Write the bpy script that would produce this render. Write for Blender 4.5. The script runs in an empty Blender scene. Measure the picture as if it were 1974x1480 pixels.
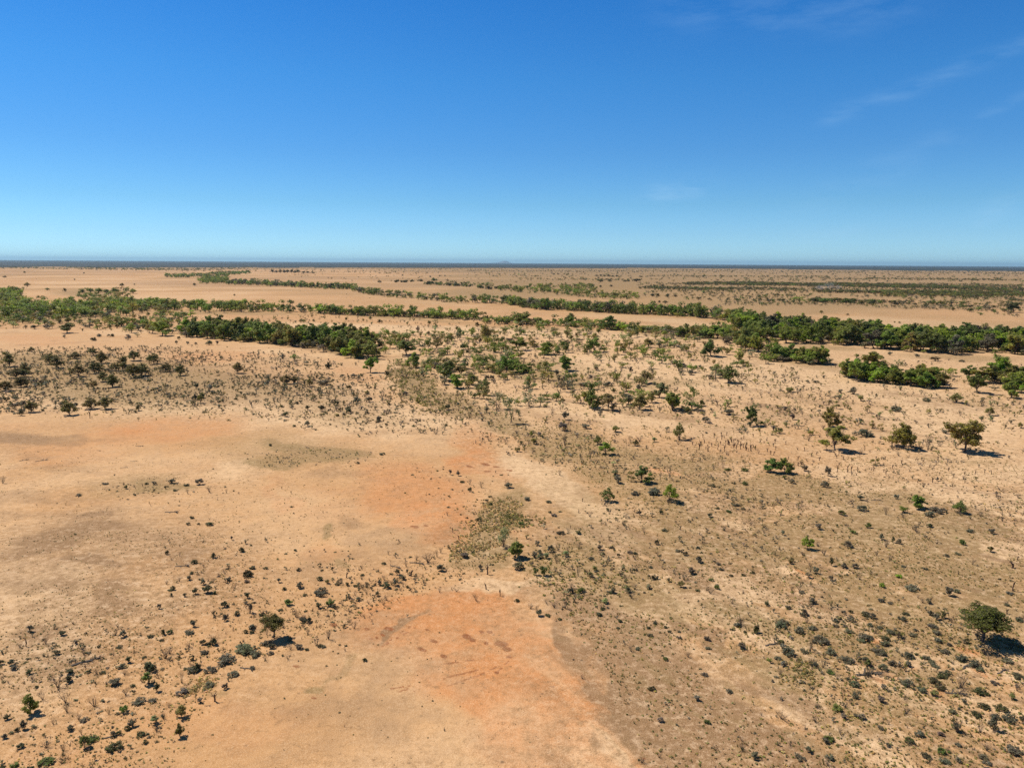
import bpy, math, random
import numpy as np

random.seed(7)
RNG = np.random.default_rng(11)
scn = bpy.context.scene
COL = scn.collection

# ------------------------------------------------------------------ camera
PW, PH, F = 1974.0, 1480.0, 1463.0          # photograph size and focal length in its pixels
CAM_H = 50.0
PITCH, ROLL = math.atan(233.5 / F), math.radians(0.363)
fwd = np.array([0, math.cos(PITCH), -math.sin(PITCH)])
r0 = np.array([1.0, 0, 0]); u0 = np.array([0, math.sin(PITCH), math.cos(PITCH)])
rgt = math.cos(ROLL) * r0 + math.sin(ROLL) * u0
upv = -math.sin(ROLL) * r0 + math.cos(ROLL) * u0
cam_data = bpy.data.cameras.new("camera")
cam = bpy.data.objects.new("camera", cam_data)
COL.objects.link(cam)
from mathutils import Matrix, Vector
cam.matrix_world = Matrix(((rgt[0], upv[0], -fwd[0], 0), (rgt[1], upv[1], -fwd[1], 0),
                           (rgt[2], upv[2], -fwd[2], CAM_H), (0, 0, 0, 1)))
cam_data.sensor_fit = 'HORIZONTAL'
cam_data.sensor_width = 36.0
cam_data.lens = 36.0 * F / PW
cam_data.clip_start = 0.5
cam_data.clip_end = 400000
scn.camera = cam

# ------------------------------------------------------------------ light
SUN_DIR = np.array([-0.90, 0.43, 0.0]); SUN_DIR /= np.linalg.norm(SUN_DIR)
SUN_EL = math.radians(55)
to_sun = Vector((SUN_DIR[0] * math.cos(SUN_EL), SUN_DIR[1] * math.cos(SUN_EL), math.sin(SUN_EL)))
sun_data = bpy.data.lights.new("sun", 'SUN')
sun_data.energy = 5.0
sun_data.angle = math.radians(0.53)
sun_data.color = (1.0, 0.95, 0.88)
sun = bpy.data.objects.new("sun", sun_data)
sun.rotation_euler = to_sun.to_track_quat('Z', 'Y').to_euler()
COL.objects.link(sun)

world = bpy.data.worlds.new("World"); scn.world = world
world.use_nodes = True
wt = world.node_tree; wn = wt.nodes; wl = wt.links
wn.clear()
wout = wn.new('ShaderNodeOutputWorld'); bg = wn.new('ShaderNodeBackground')
sky = wn.new('ShaderNodeTexSky'); sky.sky_type = 'NISHITA'
sky.sun_disc = False
sky.sun_elevation = SUN_EL
sky.sun_rotation = math.atan2(SUN_DIR[0], SUN_DIR[1])
sky.altitude = 150; sky.air_density = 1.0; sky.dust_density = 0.15; sky.ozone_density = 2.2
bg.inputs['Strength'].default_value = 0.13
hsv = wn.new('ShaderNodeHueSaturation'); hsv.inputs['Saturation'].default_value = 1.12
wl.new(sky.outputs[0], hsv.inputs['Color'])

def wmath(op, a, b=None, c=None):
    n = wn.new('ShaderNodeMath'); n.operation = op
    for i, v in enumerate((a, b, c)):
        if v is None: continue
        if isinstance(v, (int, float)): n.inputs[i].default_value = v
        else: wl.new(v, n.inputs[i])
    return n.outputs[0]

# thin cirrus wisps, placed by compass bearing and height above the horizon
tc = wn.new('ShaderNodeTexCoord'); sep = wn.new('ShaderNodeSeparateXYZ')
wl.new(tc.outputs['Generated'], sep.inputs[0])
az = wmath('ARCTAN2', sep.outputs[0], sep.outputs[1])
el = wmath('ARCSINE', sep.outputs[2])
def bearing(px, py):
    d = fwd + (px - PW / 2) / F * rgt - (py - PH / 2) / F * upv
    d = d / np.linalg.norm(d)
    return math.atan2(d[0], d[1]), math.asin(d[2])
comb = wn.new('ShaderNodeCombineXYZ'); wl.new(az, comb.inputs[0]); wl.new(el, comb.inputs[1])
mapn = wn.new('ShaderNodeMapping'); mapn.inputs['Rotation'].default_value = (0, 0, math.radians(-27))
mapn.inputs['Scale'].default_value = (1.0, 4.0, 1.0)
wl.new(comb.outputs[0], mapn.inputs[0])
wno = wn.new('ShaderNodeTexNoise'); wno.inputs['Scale'].default_value = 14
wno.inputs['Detail'].default_value = 7; wno.inputs['Roughness'].default_value = 0.62
wl.new(mapn.outputs[0], wno.inputs['Vector'])
wno2 = wn.new('ShaderNodeTexNoise'); wno2.inputs['Scale'].default_value = 9
wno2.inputs['Detail'].default_value = 6; wl.new(comb.outputs[0], wno2.inputs['Vector'])
total = None
for (xa, ya, xb, yb, wid, amt) in ((1610, 222, 1990, 78, .0085, .30), (1900, 225, 2010, 160, .006, .22),
                                   (1560, 395, 1800, 285, .016, .16), (1270, 378, 1335, 362, .012, .55),
                                   (1880, 425, 1930, 395, .012, .35), (1330, 22, 1700, 18, .022, .22),
                                   (1480, 470, 1640, 440, .010, .22)):
    a1, e1 = bearing(xa, ya); a2, e2 = bearing(xb, yb)
    L = math.hypot(a2 - a1, e2 - e1); ux, uy = (a2 - a1) / L, (e2 - e1) / L
    dx = wmath('SUBTRACT', az, a1); dy = wmath('SUBTRACT', el, e1)
    along = wmath('ADD', wmath('MULTIPLY', dx, ux), wmath('MULTIPLY', dy, uy))
    acl = wmath('MINIMUM', wmath('MAXIMUM', along, 0.0), L)
    over = wmath('SUBTRACT', along, acl)
    side = wmath('ADD', wmath('MULTIPLY', dx, -uy), wmath('MULTIPLY', dy, ux))
    side = wmath('ADD', side, wmath('MULTIPLY', wmath('SUBTRACT', wno2.outputs[0], 0.5), wid * 2.0))
    d2 = wmath('ADD', wmath('MULTIPLY', side, side), wmath('MULTIPLY', wmath('MULTIPLY', over, over), 0.25))
    g = wmath('EXPONENT', wmath('MULTIPLY', d2, -1.0 / (wid * wid)))
    g = wmath('MULTIPLY', g, amt)
    total = g if total is None else wmath('ADD', total, g)
wisp = wmath('MULTIPLY', total, wmath('MAXIMUM', wmath('MULTIPLY', wmath('SUBTRACT', wno.outputs[0], 0.38), 1.7), 0.0))
wisp = wmath('MINIMUM', wisp, 0.6)
mixc = wn.new('ShaderNodeMix'); mixc.data_type = 'RGBA'
# the blue deepens quickly with height; unseen upper sky darkened to cut fill light
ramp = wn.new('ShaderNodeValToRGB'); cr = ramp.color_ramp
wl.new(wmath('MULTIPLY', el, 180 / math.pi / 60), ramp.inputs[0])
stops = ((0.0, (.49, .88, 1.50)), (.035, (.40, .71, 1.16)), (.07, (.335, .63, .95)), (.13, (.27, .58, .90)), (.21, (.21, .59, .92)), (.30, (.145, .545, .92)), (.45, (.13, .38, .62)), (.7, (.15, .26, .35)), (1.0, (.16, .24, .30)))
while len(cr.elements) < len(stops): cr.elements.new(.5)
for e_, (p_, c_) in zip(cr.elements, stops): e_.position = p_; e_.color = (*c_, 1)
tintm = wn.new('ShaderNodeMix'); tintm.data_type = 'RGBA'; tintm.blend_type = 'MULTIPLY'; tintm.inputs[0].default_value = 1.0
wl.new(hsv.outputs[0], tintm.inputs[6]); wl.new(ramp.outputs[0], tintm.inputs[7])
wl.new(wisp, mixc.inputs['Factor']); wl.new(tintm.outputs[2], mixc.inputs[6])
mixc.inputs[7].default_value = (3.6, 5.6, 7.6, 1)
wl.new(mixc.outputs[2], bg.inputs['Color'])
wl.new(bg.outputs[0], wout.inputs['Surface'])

scn.view_settings.view_transform = 'Standard'
scn.view_settings.look = 'None'
scn.view_settings.exposure = 0.0
scn.view_settings.gamma = 1.0
scn.cycles.use_denoising = False
scn.cycles.max_bounces = 6
scn.cycles.diffuse_bounces = 3
scn.cycles.transmission_bounces = 3
scn.cycles.volume_bounces = 0
scn.cycles.transparent_max_bounces = 4

# ------------------------------------------------------------------ helpers
CAMP = np.array([0, 0, CAM_H])
def ground_at(px, py):
    """point of the level plain seen at a pixel of the photograph"""
    d = fwd + (px - PW / 2) / F * rgt - (py - PH / 2) / F * upv
    t = CAM_H / max(1e-5, -d[2])
    return d[0] * t, d[1] * t
def pixel_of(x, y, z=0.0):
    dx, dy, dz = x, y, z - CAM_H
    zc = dx * fwd[0] + dy * fwd[1] + dz * fwd[2]
    zc = np.where(zc > 1.0, zc, np.nan) if isinstance(zc, np.ndarray) else max(zc, 1e-3)
    u = PW / 2 + F * (dx * rgt[0] + dy * rgt[1] + dz * rgt[2]) / zc
    v = PH / 2 - F * (dx * upv[0] + dy * upv[1] + dz * upv[2]) / zc
    return u, v, zc
def relief(x, y):
    r = np.sqrt(x * x + y * y)
    k = np.exp(-(r / 900.0) ** 2)
    return k * (0.28 * np.sin(x / 37 + 1) * np.sin(y / 29 + .4) + 0.14 * np.sin(x / 13 + y / 17) + 0.08 * np.sin(x / 5.3 - y / 6.7))

def _hash(ix, iy, seed):
    h = (ix * 374761393 + iy * 668265263 + seed * 144269504) & 0xffffffff
    h = ((h ^ (h >> 13)) * 1274126177) & 0xffffffff
    h = h ^ (h >> 16)
    return (h & 0xffff) / 65535.0
def vnoise(x, y, seed=0):
    x = np.asarray(x, float); y = np.asarray(y, float)
    ix = np.floor(x).astype(np.int64); iy = np.floor(y).astype(np.int64)
    fx = x - ix; fy = y - iy
    fx = fx * fx * (3 - 2 * fx); fy = fy * fy * (3 - 2 * fy)
    a = _hash(ix, iy, seed); b = _hash(ix + 1, iy, seed); c = _hash(ix, iy + 1, seed); d = _hash(ix + 1, iy + 1, seed)
    return (a * (1 - fx) + b * fx) * (1 - fy) + (c * (1 - fx) + d * fx) * fy
def fbm(x, y, oct=4, seed=0):
    s = 0; a = 0.5; n = 0
    for k in range(oct):
        s = s + a * vnoise(x * 2 ** k + 17 * k, y * 2 ** k - 9 * k, seed + k); n += a; a *= 0.55
    return s / n

def raw_mesh(name, V, Q, mats=(), matidx=None, tint=None, smooth=False):
    """mesh from numpy arrays: V (n,3), Q (m,4) or (m,3)"""
    me = bpy.data.meshes.new(name)
    V = np.asarray(V, np.float32); Q = np.asarray(Q, np.int32)
    k = Q.shape[1]
    me.vertices.add(len(V)); me.vertices.foreach_set('co', V.ravel())
    me.loops.add(Q.size); me.loops.foreach_set('vertex_index', Q.ravel())
    me.polygons.add(len(Q))
    me.polygons.foreach_set('loop_start', np.arange(0, Q.size, k, dtype=np.int32))
    me.polygons.foreach_set('loop_total', np.full(len(Q), k, np.int32))
    for m in mats: me.materials.append(m)
    if matidx is not None: me.polygons.foreach_set('material_index', np.asarray(matidx, np.int32))
    me.polygons.foreach_set('use_smooth', np.full(len(Q), smooth))
    me.update(calc_edges=True)
    if tint is not None:
        at = me.attributes.new('tint', 'FLOAT_COLOR', 'POINT')
        c = np.ones((len(V), 4), np.float32); c[:, :3] = tint
        at.data.foreach_set('color', c.ravel())
    return me
def link(name, data, parent=None):
    o = bpy.data.objects.new(name, data); COL.objects.link(o)
    if parent is not None: o.parent = parent
    return o

class NT:
    def __init__(s, name):
        s.m = bpy.data.materials.new(name); s.m.use_nodes = True
        s.t = s.m.node_tree; s.n = s.t.nodes; s.l = s.t.links; s.n.clear()
        s.out = s.n.new('ShaderNodeOutputMaterial')
    def node(s, kind, **kw):
        n = s.n.new(kind)
        for k, v in kw.items(): setattr(n, k, v)
        return n
    def set(s, n, **kw):
        for k, v in kw.items():
            i = n.inputs[k.replace('_', ' ')]
            if hasattr(v, 'is_linked') or isinstance(v, bpy.types.NodeSocket): s.l.new(v, i)
            else: i.default_value = v
        return n
    def noise(s, vec, scale, detail=4, rough=.55):
        n = s.node('ShaderNodeTexNoise'); s.set(n, Scale=scale, Detail=detail, Roughness=rough)
        s.l.new(vec, n.inputs['Vector']); return n.outputs[0]
    def math(s, op, a, b=None, c=None, clamp=False):
        n = s.node('ShaderNodeMath', operation=op); n.use_clamp = clamp
        for i, v in enumerate((a, b, c)):
            if v is None: continue
            if isinstance(v, (int, float)): n.inputs[i].default_value = v
            else: s.l.new(v, n.inputs[i])
        return n.outputs[0]
    def mix(s, fac, a, b, mode='MIX'):
        n = s.node('ShaderNodeMix', data_type='RGBA', blend_type=mode)
        for i, v in ((0, fac), (6, a), (7, b)):
            if isinstance(v, bpy.types.NodeSocket): s.l.new(v, n.inputs[i])
            elif isinstance(v, tuple): n.inputs[i].default_value = (*v, 1)
            else: n.inputs[i].default_value = v
        return n.outputs[2]
    def ramp(s, fac, lo, hi):
        n = s.node('ShaderNodeMapRange'); n.clamp = True
        s.l.new(fac, n.inputs[0]); n.inputs[1].default_value = lo; n.inputs[2].default_value = hi
        return n.outputs[0]

# ------------------------------------------------------------------ materials
def ground_material():
    t = NT('red_sand_ground')
    geo = t.node('ShaderNodeNewGeometry'); P = geo.outputs['Position']
    A = t.node('ShaderNodeAttribute', attribute_name='soil'); B = t.node('ShaderNodeAttribute', attribute_name='cover')
    sa = t.node('ShaderNodeSeparateColor'); t.l.new(A.outputs['Color'], sa.inputs[0])
    sb = t.node('ShaderNodeSeparateColor'); t.l.new(B.outputs['Color'], sb.inputs[0])
    orange, pale, red = sa.outputs
    olive, brown, rough = sb.outputs
    n_big = t.noise(P, .035, 5); n_mid = t.noise(P, .22, 6, .62); n_small = t.noise(P, .85, 5, .68); n_fine = t.noise(P, 2.8, 4, .75)
    def edge(mask, n, amt=.55):
        return t.math('ADD', mask, t.math('MULTIPLY', t.math('SUBTRACT', n, .5), amt))
    c = t.mix(t.ramp(n_big, .35, .65), (.625, .354, .156), (.565, .298, .120))
    c = t.mix(t.math('MULTIPLY', t.ramp(edge(orange, n_mid), .12, .9), .92), c, (.60, .236, .074))
    c = t.mix(t.math('MULTIPLY', t.ramp(edge(pale, n_mid), .15, .9), .9), c, (.78, .515, .275))
    c = t.mix(t.math('MULTIPLY', t.ramp(edge(brown, n_mid, .8), .12, 1.0), .85), c, (.235, .130, .060))
    c = t.mix(t.math('MULTIPLY', t.ramp(edge(olive, n_small, .8), .15, 1.05), .82), c, (.255, .168, .060))
    c = t.mix(t.ramp(edge(red, n_small, .7), .25, .75), c, (.27, .075, .018))
    # grain of the soil: soft mottling, then gravel and litter specks
    c = t.mix(t.math('MULTIPLY', t.ramp(n_mid, .42, .66), .42), c, (.40, .225, .105))
    c = t.mix(t.math('MULTIPLY', t.ramp(n_small, .49, .66), t.math('ADD', .20, t.math('MULTIPLY', rough, .62))), c, (.235, .135, .055))
    c = t.mix(t.math('MULTIPLY', t.ramp(n_small, .49, .34), t.math('ADD', .08, t.math('MULTIPLY', rough, .5))), c, (.82, .57, .34))
    c = t.mix(t.math('MULTIPLY', t.ramp(n_fine, .55, .70), t.math('ADD', .24, t.math('MULTIPLY', rough, .66))), c, (.12, .068, .032))
    n_grit = t.noise(P, 8.5, 2, .7)
    c = t.mix(t.math('MULTIPLY', t.ramp(n_grit, .50, .62), t.math('ADD', .22, t.math('MULTIPLY', rough, .3))), c, (.24, .13, .062))
    c = t.mix(t.math('MULTIPLY', t.ramp(n_grit, .49, .38), .3), c, (.84, .60, .36))
    vo = t.node('ShaderNodeTexVoronoi'); t.set(vo, Scale=.55); t.l.new(P, vo.inputs['Vector'])
    dot = t.math('MULTIPLY', t.ramp(vo.outputs['Distance'], .16, .07), t.ramp(n_mid, .45, .6))
    c = t.mix(t.math('MULTIPLY', dot, t.math('ADD', .35, rough)), c, (.12, .075, .04))
    # faint runnels and animal pads: thin winding lines
    nl = t.noise(P, .055, 4, .5); line = t.ramp(t.math('ABSOLUTE', t.math('SUBTRACT', nl, .5)), .012, .0)
    nl2 = t.noise(P, .13, 5, .6); line2 = t.ramp(t.math('ABSOLUTE', t.math('SUBTRACT', nl2, .47)), .008, .0)
    c = t.mix(t.math('MULTIPLY', line2, t.math('MULTIPLY', t.ramp(n_small, .45, .6), .6)), c, (.22, .12, .055))
    b = t.node('ShaderNodeBsdfPrincipled'); t.l.new(c, b.inputs['Base Color'])
    t.set(b, Roughness=.95); b.inputs['Specular IOR Level'].default_value = .1
    hgt = t.math('ADD', t.math('MULTIPLY', n_small, .5), t.math('MULTIPLY', n_fine, t.math('ADD', .1, t.math('MULTIPLY', rough, .2))))
    hgt = t.math('ADD', hgt, t.math('MULTIPLY', n_mid, .9))
    bp = t.node('ShaderNodeBump'); t.set(bp, Strength=.55, Distance=.35); t.l.new(hgt, bp.inputs['Height'])
    t.l.new(bp.outputs[0], b.inputs['Normal'])
    t.l.new(b.outputs[0], t.out.inputs[0])
    return t.m
def leaf_material(name, use_attr):
    t = NT(name)
    geo = t.node('ShaderNodeNewGeometry')
    oi = t.node('ShaderNodeObjectInfo')
    if use_attr:
        base = t.node('ShaderNodeAttribute', attribute_name='tint').outputs['Color']
    else:
        base = oi.outputs['Color']
    h = t.node('ShaderNodeHueSaturation')
    rnd = geo.outputs['Random Per Island']
    t.set(h, Hue=t.math('ADD', .472, t.math('MULTIPLY', rnd, .05)), Saturation=t.math('ADD', .8, t.math('MULTIPLY', rnd, .35)))
    v = t.math('MULTIPLY', rnd, 7.31); v = t.math('FRACT', v)
    t.set(h, Value=t.math('ADD', .62, t.math('MULTIPLY', v, .8)))
    t.l.new(base, h.inputs['Color'])
    d = t.node('ShaderNodeBsdfPrincipled'); t.l.new(h.outputs[0], d.inputs['Base Color']); t.set(d, Roughness=.6)
    d.inputs['Specular IOR Level'].default_value = .25
    tr = t.node('ShaderNodeBsdfTranslucent'); t.l.new(h.outputs[0], tr.inputs['Color'])
    mx = t.node('ShaderNodeMixShader'); mx.inputs[0].default_value = .45
    t.l.new(d.outputs[0], mx.inputs[1]); t.l.new(tr.outputs[0], mx.inputs[2])
    t.l.new(mx.outputs[0], t.out.inputs[0])
    return t.m
def bark_material(name, c1, c2):
    t = NT(name)
    tcn = t.node('ShaderNodeTexCoord'); n = t.noise(tcn.outputs['Object'], 9, 4)
    b = t.node('ShaderNodeBsdfPrincipled'); t.l.new(t.mix(n, c1, c2), b.inputs['Base Color']); t.set(b, Roughness=.9)
    t.l.new(b.outputs[0], t.out.inputs[0]); return t.m
M_GROUND = ground_material()
M_LEAF = leaf_material('leaves', False)
M_SCATTER = leaf_material('scattered_leaves', True)
M_BARK = bark_material('tree_bark', (.06, .042, .03), (.15, .11, .08))
M_DEAD = bark_material('weathered_dead_wood', (.045, .035, .027), (.12, .095, .072))
M_RUST = bark_material('rusty_dead_wood', (.07, .036, .022), (.15, .08, .045))

# ------------------------------------------------------------------ the ground
def ell(masks, u, v, items):
    for it in items:
        m, cx, cy, rx, ry, ang, s = it
        a = math.radians(ang); ca, sa_ = math.cos(a), math.sin(a)
        dx = u - cx; dy = v - cy
        q = np.sqrt(((dx * ca + dy * sa_) / rx) ** 2 + ((-dx * sa_ + dy * ca) / ry) ** 2)
        k = np.clip((1.25 - q) / 0.8, 0, 1); k = k * k * (3 - 2 * k)
        masks[m] = masks[m] + s * k
SOIL = [
 ('b', 1330, 1212, 46, 20, 28, .8), ('p', 1340, 1220, 60, 26, 28, -.8), ('b', 1395, 1250, 46, 16, 34, .8), ('p', 1395, 1250, 56, 22, 34, -.8), ('b', 1330, 1450, 70, 26, 36, .8), ('p', 1330, 1450, 80, 30, 36, -.9), ('b', 1215, 1390, 18, 60, -38, .6), ('b', 1110, 1240, 18, 70, -40, .5), ('b', 1250, 1430, 16, 50, -36, .5),
('g', 1660, 1215, 24, 13, 18, -1.2), ('b', 1660, 1215, 24, 13, 18, -1.0), ('o', 1660, 1215, 24, 13, 18, 0.9), ('g', 1760, 1285, 26, 12, 18, -1.2), ('b', 1760, 1285, 26, 12, 18, -1.0), ('o', 1760, 1285, 26, 12, 18, 0.9), ('g', 1716, 1320, 24, 11, 18, -1.2), ('b', 1716, 1320, 24, 11, 18, -1.0), ('o', 1716, 1320, 24, 11, 18, 0.9), ('g', 1910, 1295, 30, 12, 18, -1.2), ('b', 1910, 1295, 30, 12, 18, -1.0), ('o', 1910, 1295, 30, 12, 18, 0.9), ('g', 1815, 1370, 22, 11, 18, -1.2), ('b', 1815, 1370, 22, 11, 18, -1.0), ('o', 1815, 1370, 22, 11, 18, 0.9), ('g', 1290, 915, 30, 8, 18, -1.2), ('b', 1290, 915, 30, 8, 18, -1.0), ('o', 1290, 915, 30, 8, 18, 0.9), ('g', 1500, 1108, 60, 8, 18, -1.2), ('b', 1500, 1108, 60, 8, 18, -1.0), ('o', 1500, 1108, 60, 8, 18, 0.9), ('g', 1850, 1225, 30, 8, 18, -1.2), ('b', 1850, 1225, 30, 8, 18, -1.0), ('o', 1850, 1225, 30, 8, 18, 0.9),
 ('g', 230, 735, 330, 60, 3, .4), ('b', 330, 740, 260, 40, 6, .35), ('b', 620, 760, 200, 40, 16, .3), ('g', 90, 690, 130, 14, 0, .4),
 ('o', 960, 1260, 300, 120, 20, .55), ('o', 1030, 1400, 190, 130, 30, .5), ('o', 800, 1190, 190, 55, -18, .45), ('p', 620, 800, 240, 40, 5, .3), ('p', 60, 1170, 130, 110, 0, .35), ('p', 1500, 1240, 160, 20, 34, .5), ('p', 1620, 1420, 200, 24, 32, .5), ('p', 1880, 1290, 110, 14, 38, .5), ('p', 1380, 1170, 60, 14, 36, .5), ('o', 1500, 1110, 90, 10, 30, .4),
 ('g', 1520, 1040, 520, 150, 10, .62), ('g', 1250, 930, 260, 60, 24, .45), ('g', 1780, 1150, 300, 120, 20, .4), ('b', 1250, 1300, 200, 110, 38, .5), ('b', 1560, 1180, 300, 60, 28, .4), ('g', 1160, 1110, 190, 60, 18, .5), ('g', 1600, 1300, 300, 110, 25, .45), ('b', 1380, 1400, 300, 90, 36, .45), ('b', 150, 1080, 260, 90, -6, .4), ('b', 160, 1220, 240, 70, -14, .3), ('b', 420, 1060, 120, 60, 0, .25), ('g', 540, 870, 200, 45, 4, .35), ('g', 260, 940, 180, 25, -3, .35), ('b', 1150, 1180, 200, 30, 22, .4), ('g', 1010, 710, 300, 30, 6, .3), ('g', 900, 790, 130, 22, 28, .6), ('g', 1020, 850, 90, 26, 28, .4),  # patches of soil: kind, centre and half-size in photograph pixels, angle, amount
 ('o', 960, 1230, 230, 80, 8, .9), ('o', 1000, 1330, 170, 110, 40, .75), ('o', 1080, 1430, 160, 90, 20, .8), ('o', 850, 1150, 150, 40, -15, .7),
 ('o', 820, 955, 130, 60, 15, .75), ('o', 930, 900, 80, 28, 15, .9), ('o', 905, 840, 45, 50, 20, .7), ('o', 640, 980, 120, 45, 0, .35),
 ('o', 330, 825, 190, 28, -4, .6), ('o', 130, 870, 160, 30, 0, .4), ('o', 530, 960, 25, 45, 0, .5), ('o', 640, 1060, 60, 30, 0, .4), ('o', 850, 1010, 70, 35, 0, .6),
 ('o', 420, 688, 110, 12, -3, .55), ('o', 690, 722, 55, 18, 10, .5), ('o', 60, 655, 90, 12, 0, .5), ('o', 1250, 915, 50, 15, 0, .5),
 ('o', 1660, 1215, 20, 12, 20, 1.0), ('o', 1760, 1285, 22, 10, 15, 1.0), ('o', 1716, 1320, 20, 9, 15, 1.1), ('o', 1910, 1295, 25, 10, 20, 1.0), ('o', 1815, 1370, 18, 9, 0, .9),
 ('o', 1400, 1030, 150, 30, 20, .35), ('o', 450, 1400, 220, 90, 0, .3), ('o', 1090, 1010, 70, 12, 20, .4),
 ('p', 1050, 935, 130, 25, 32, .75), ('p', 1150, 985, 60, 18, 10, .6), ('p', 950, 1020, 50, 15, -40, .7), ('p', 960, 1105, 110, 10, -3, .6),
 ('p', 130, 1180, 190, 90, 0, .35), ('p', 60, 1300, 120, 90, 0, .45), ('p', 330, 1150, 80, 60, 0, .3), ('p', 250, 760, 300, 40, 0, .45), ('p', 640, 790, 220, 45, 10, .4),
 ('p', 480, 900, 60, 25, 0, .4), ('p', 1640, 740, 250, 22, 10, .6), ('p', 1850, 830, 160, 50, 8, .5), ('p', 1300, 720, 260, 30, 5, .5), ('p', 1120, 790, 170, 20, 8, .6),
 ('p', 1000, 640, 430, 10, 2, .5), ('p', 700, 632, 240, 8, 1, .4), ('p', 1750, 1330, 120, 60, 40, .4), ('p', 1650, 1420, 120, 50, 30, .4), ('p', 1420, 1190, 60, 25, 45, .6),
 ('p', 1440, 1350, 80, 30, 45, .4), ('p', 1850, 1270, 60, 12, 40, .6), ('p', 1180, 1030, 50, 18, 10, .5), ('p', 1780, 625, 220, 9, 4, .55), ('p', 1250, 615, 160, 7, 4, .5),
 ('p', 260, 560, 320, 20, 3, .12), ('p', 780, 575, 150, 10, 6, .3),
 ('g', 1180, 880, 130, 45, 22, .55), ('g', 1480, 930, 260, 35, 14, .6), ('g', 1740, 1010, 260, 80, 12, .5), ('g', 1100, 1075, 130, 35, 12, .65), ('g', 1230, 1130, 150, 40, 20, .45),
 ('g', 1340, 990, 120, 40, 15, .4), ('g', 800, 740, 52, 26, 40, 1.3), ('b', 790, 725, 45, 22, 40, .7), ('g', 850, 770, 75, 22, 30, 1.0), ('b', 600, 668, 200, 9, 8, .4), ('g', 180, 735, 260, 45, 3, .35), ('g', 600, 775, 200, 40, 14, .3), ('g', 975, 985, 55, 32, -40, 1.0), ('g', 925, 1050, 55, 30, -35, 1.0), ('g', 1005, 1003, 45, 7, -8, .6),
 ('g', 600, 872, 100, 14, 8, .7), ('g', 530, 890, 55, 14, 0, .75), ('g', 620, 885, 60, 12, 5, .5), ('g', 340, 938, 80, 14, -6, .6), ('g', 650, 1025, 16, 9, 10, .7), ('g', 690, 1085, 22, 12, 20, .6),
 ('g', 640, 1288, 32, 15, 0, .75), ('g', 680, 1270, 25, 8, -15, .4), ('g', 1640, 560, 320, 14, 1, .45), ('g', 1040, 720, 120, 16, 15, .5), ('g', 1560, 700, 90, 12, 10, .5), ('g', 1000, 850, 70, 25, 30, .4),
 ('g', 1640, 1245, 130, 35, 12, .5), ('g', 1540, 1300, 60, 35, 30, .5), ('g', 1850, 1340, 120, 45, 20, .5), ('g', 1580, 670, 100, 7, 3, .6), ('g', 1500, 600, 120, 10, 0, .4), ('g', 1850, 690, 130, 8, 3, .6),
 ('g', 1900, 780, 90, 8, 8, .35), ('g', 560, 660, 180, 8, 5, .6), ('g', 100, 610, 140, 16, 0, .6), ('g', 430, 603, 200, 5, 1, .5), ('g', 770, 613, 170, 5, 4, .5), ('g', 170, 565, 80, 8, 0, .5),
 ('g', 650, 675, 90, 8, 15, .7), ('g', 1330, 650, 110, 6, 3, .5), ('g', 1000, 633, 120, 4, 3, .4), ('g', 1840, 892, 120, 10, 3, .5), ('g', 1300, 740, 90, 9, 0, .4), ('g', 420, 1330, 40, 14, -20, .4),
 ('b', 60, 845, 130, 14, 2, .5), ('b', 110, 900, 80, 14, 4, .3), ('b', 45, 960, 40, 20, 0, .3), ('b', 200, 1000, 30, 9, -10, .85), ('b', 240, 1025, 60, 14, 0, .35), ('b', 180, 1095, 50, 12, 0, .6),
 ('b', 110, 1060, 130, 22, -12, .45), ('b', 70, 1200, 60, 20, 0, .4), ('b', 230, 1160, 60, 30, 0, .35), ('b', 90, 1150, 60, 14, 0, .3), ('b', 1330, 1210, 38, 18, 25, 1.0), ('b', 1395, 1248, 40, 14, 32, .9),
 ('b', 1090, 1220, 16, 45, -40, .6), ('b', 1125, 1260, 14, 40, -40, .5), ('b', 1205, 1385, 16, 40, -35, .7), ('b', 1240, 1410, 40, 14, 20, .6), ('b', 1240, 1450, 14, 40, -30, .6), ('b', 1340, 1455, 45, 18, 35, .8),
 ('b', 1140, 1350, 40, 14, 30, .4), ('b', 1450, 1290, 60, 14, 25, .5), ('b', 1400, 1420, 90, 18, 30, .4), ('b', 1300, 1330, 60, 14, 35, .4), ('b', 1120, 1440, 12, 26, -35, .5), ('b', 1080, 1180, 60, 12, 20, .4),
 ('b', 1500, 1110, 150, 14, 32, .35), ('b', 1700, 1180, 90, 14, 30, .3), ('b', 1600, 1000, 150, 16, 15, .3), ('b', 1900, 1010, 80, 14, 12, .5), ('b', 690, 1000, 50, 14, 12, .3), ('b', 45, 1425, 30, 14, 0, .5),
 ('b', 800, 1215, 60, 6, -32, .55), ('b', 830, 1195, 40, 5, -30, .5), ('b', 600, 870, 110, 10, 8, .4), ('b', 1580, 1390, 90, 20, 25, .35), ('b', 1480, 1430, 60, 22, 35, .4), ('b', 1570, 770, 200, 5, 8, .4), ('b', 1750, 835, 160, 4, 6, .4),
 ('b', 1450, 780, 120, 6, 10, .45), ('b', 1250, 800, 120, 6, 8, .5), ('b', 1800, 770, 120, 5, 8, .45), ('b', 1100, 770, 70, 5, 8, .5), ('b', 360, 585, 200, 4, 2, .35), ('b', 1700, 590, 300, 6, 1, .45), ('b', 1200, 545, 300, 5, 0, .3),
]
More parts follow.
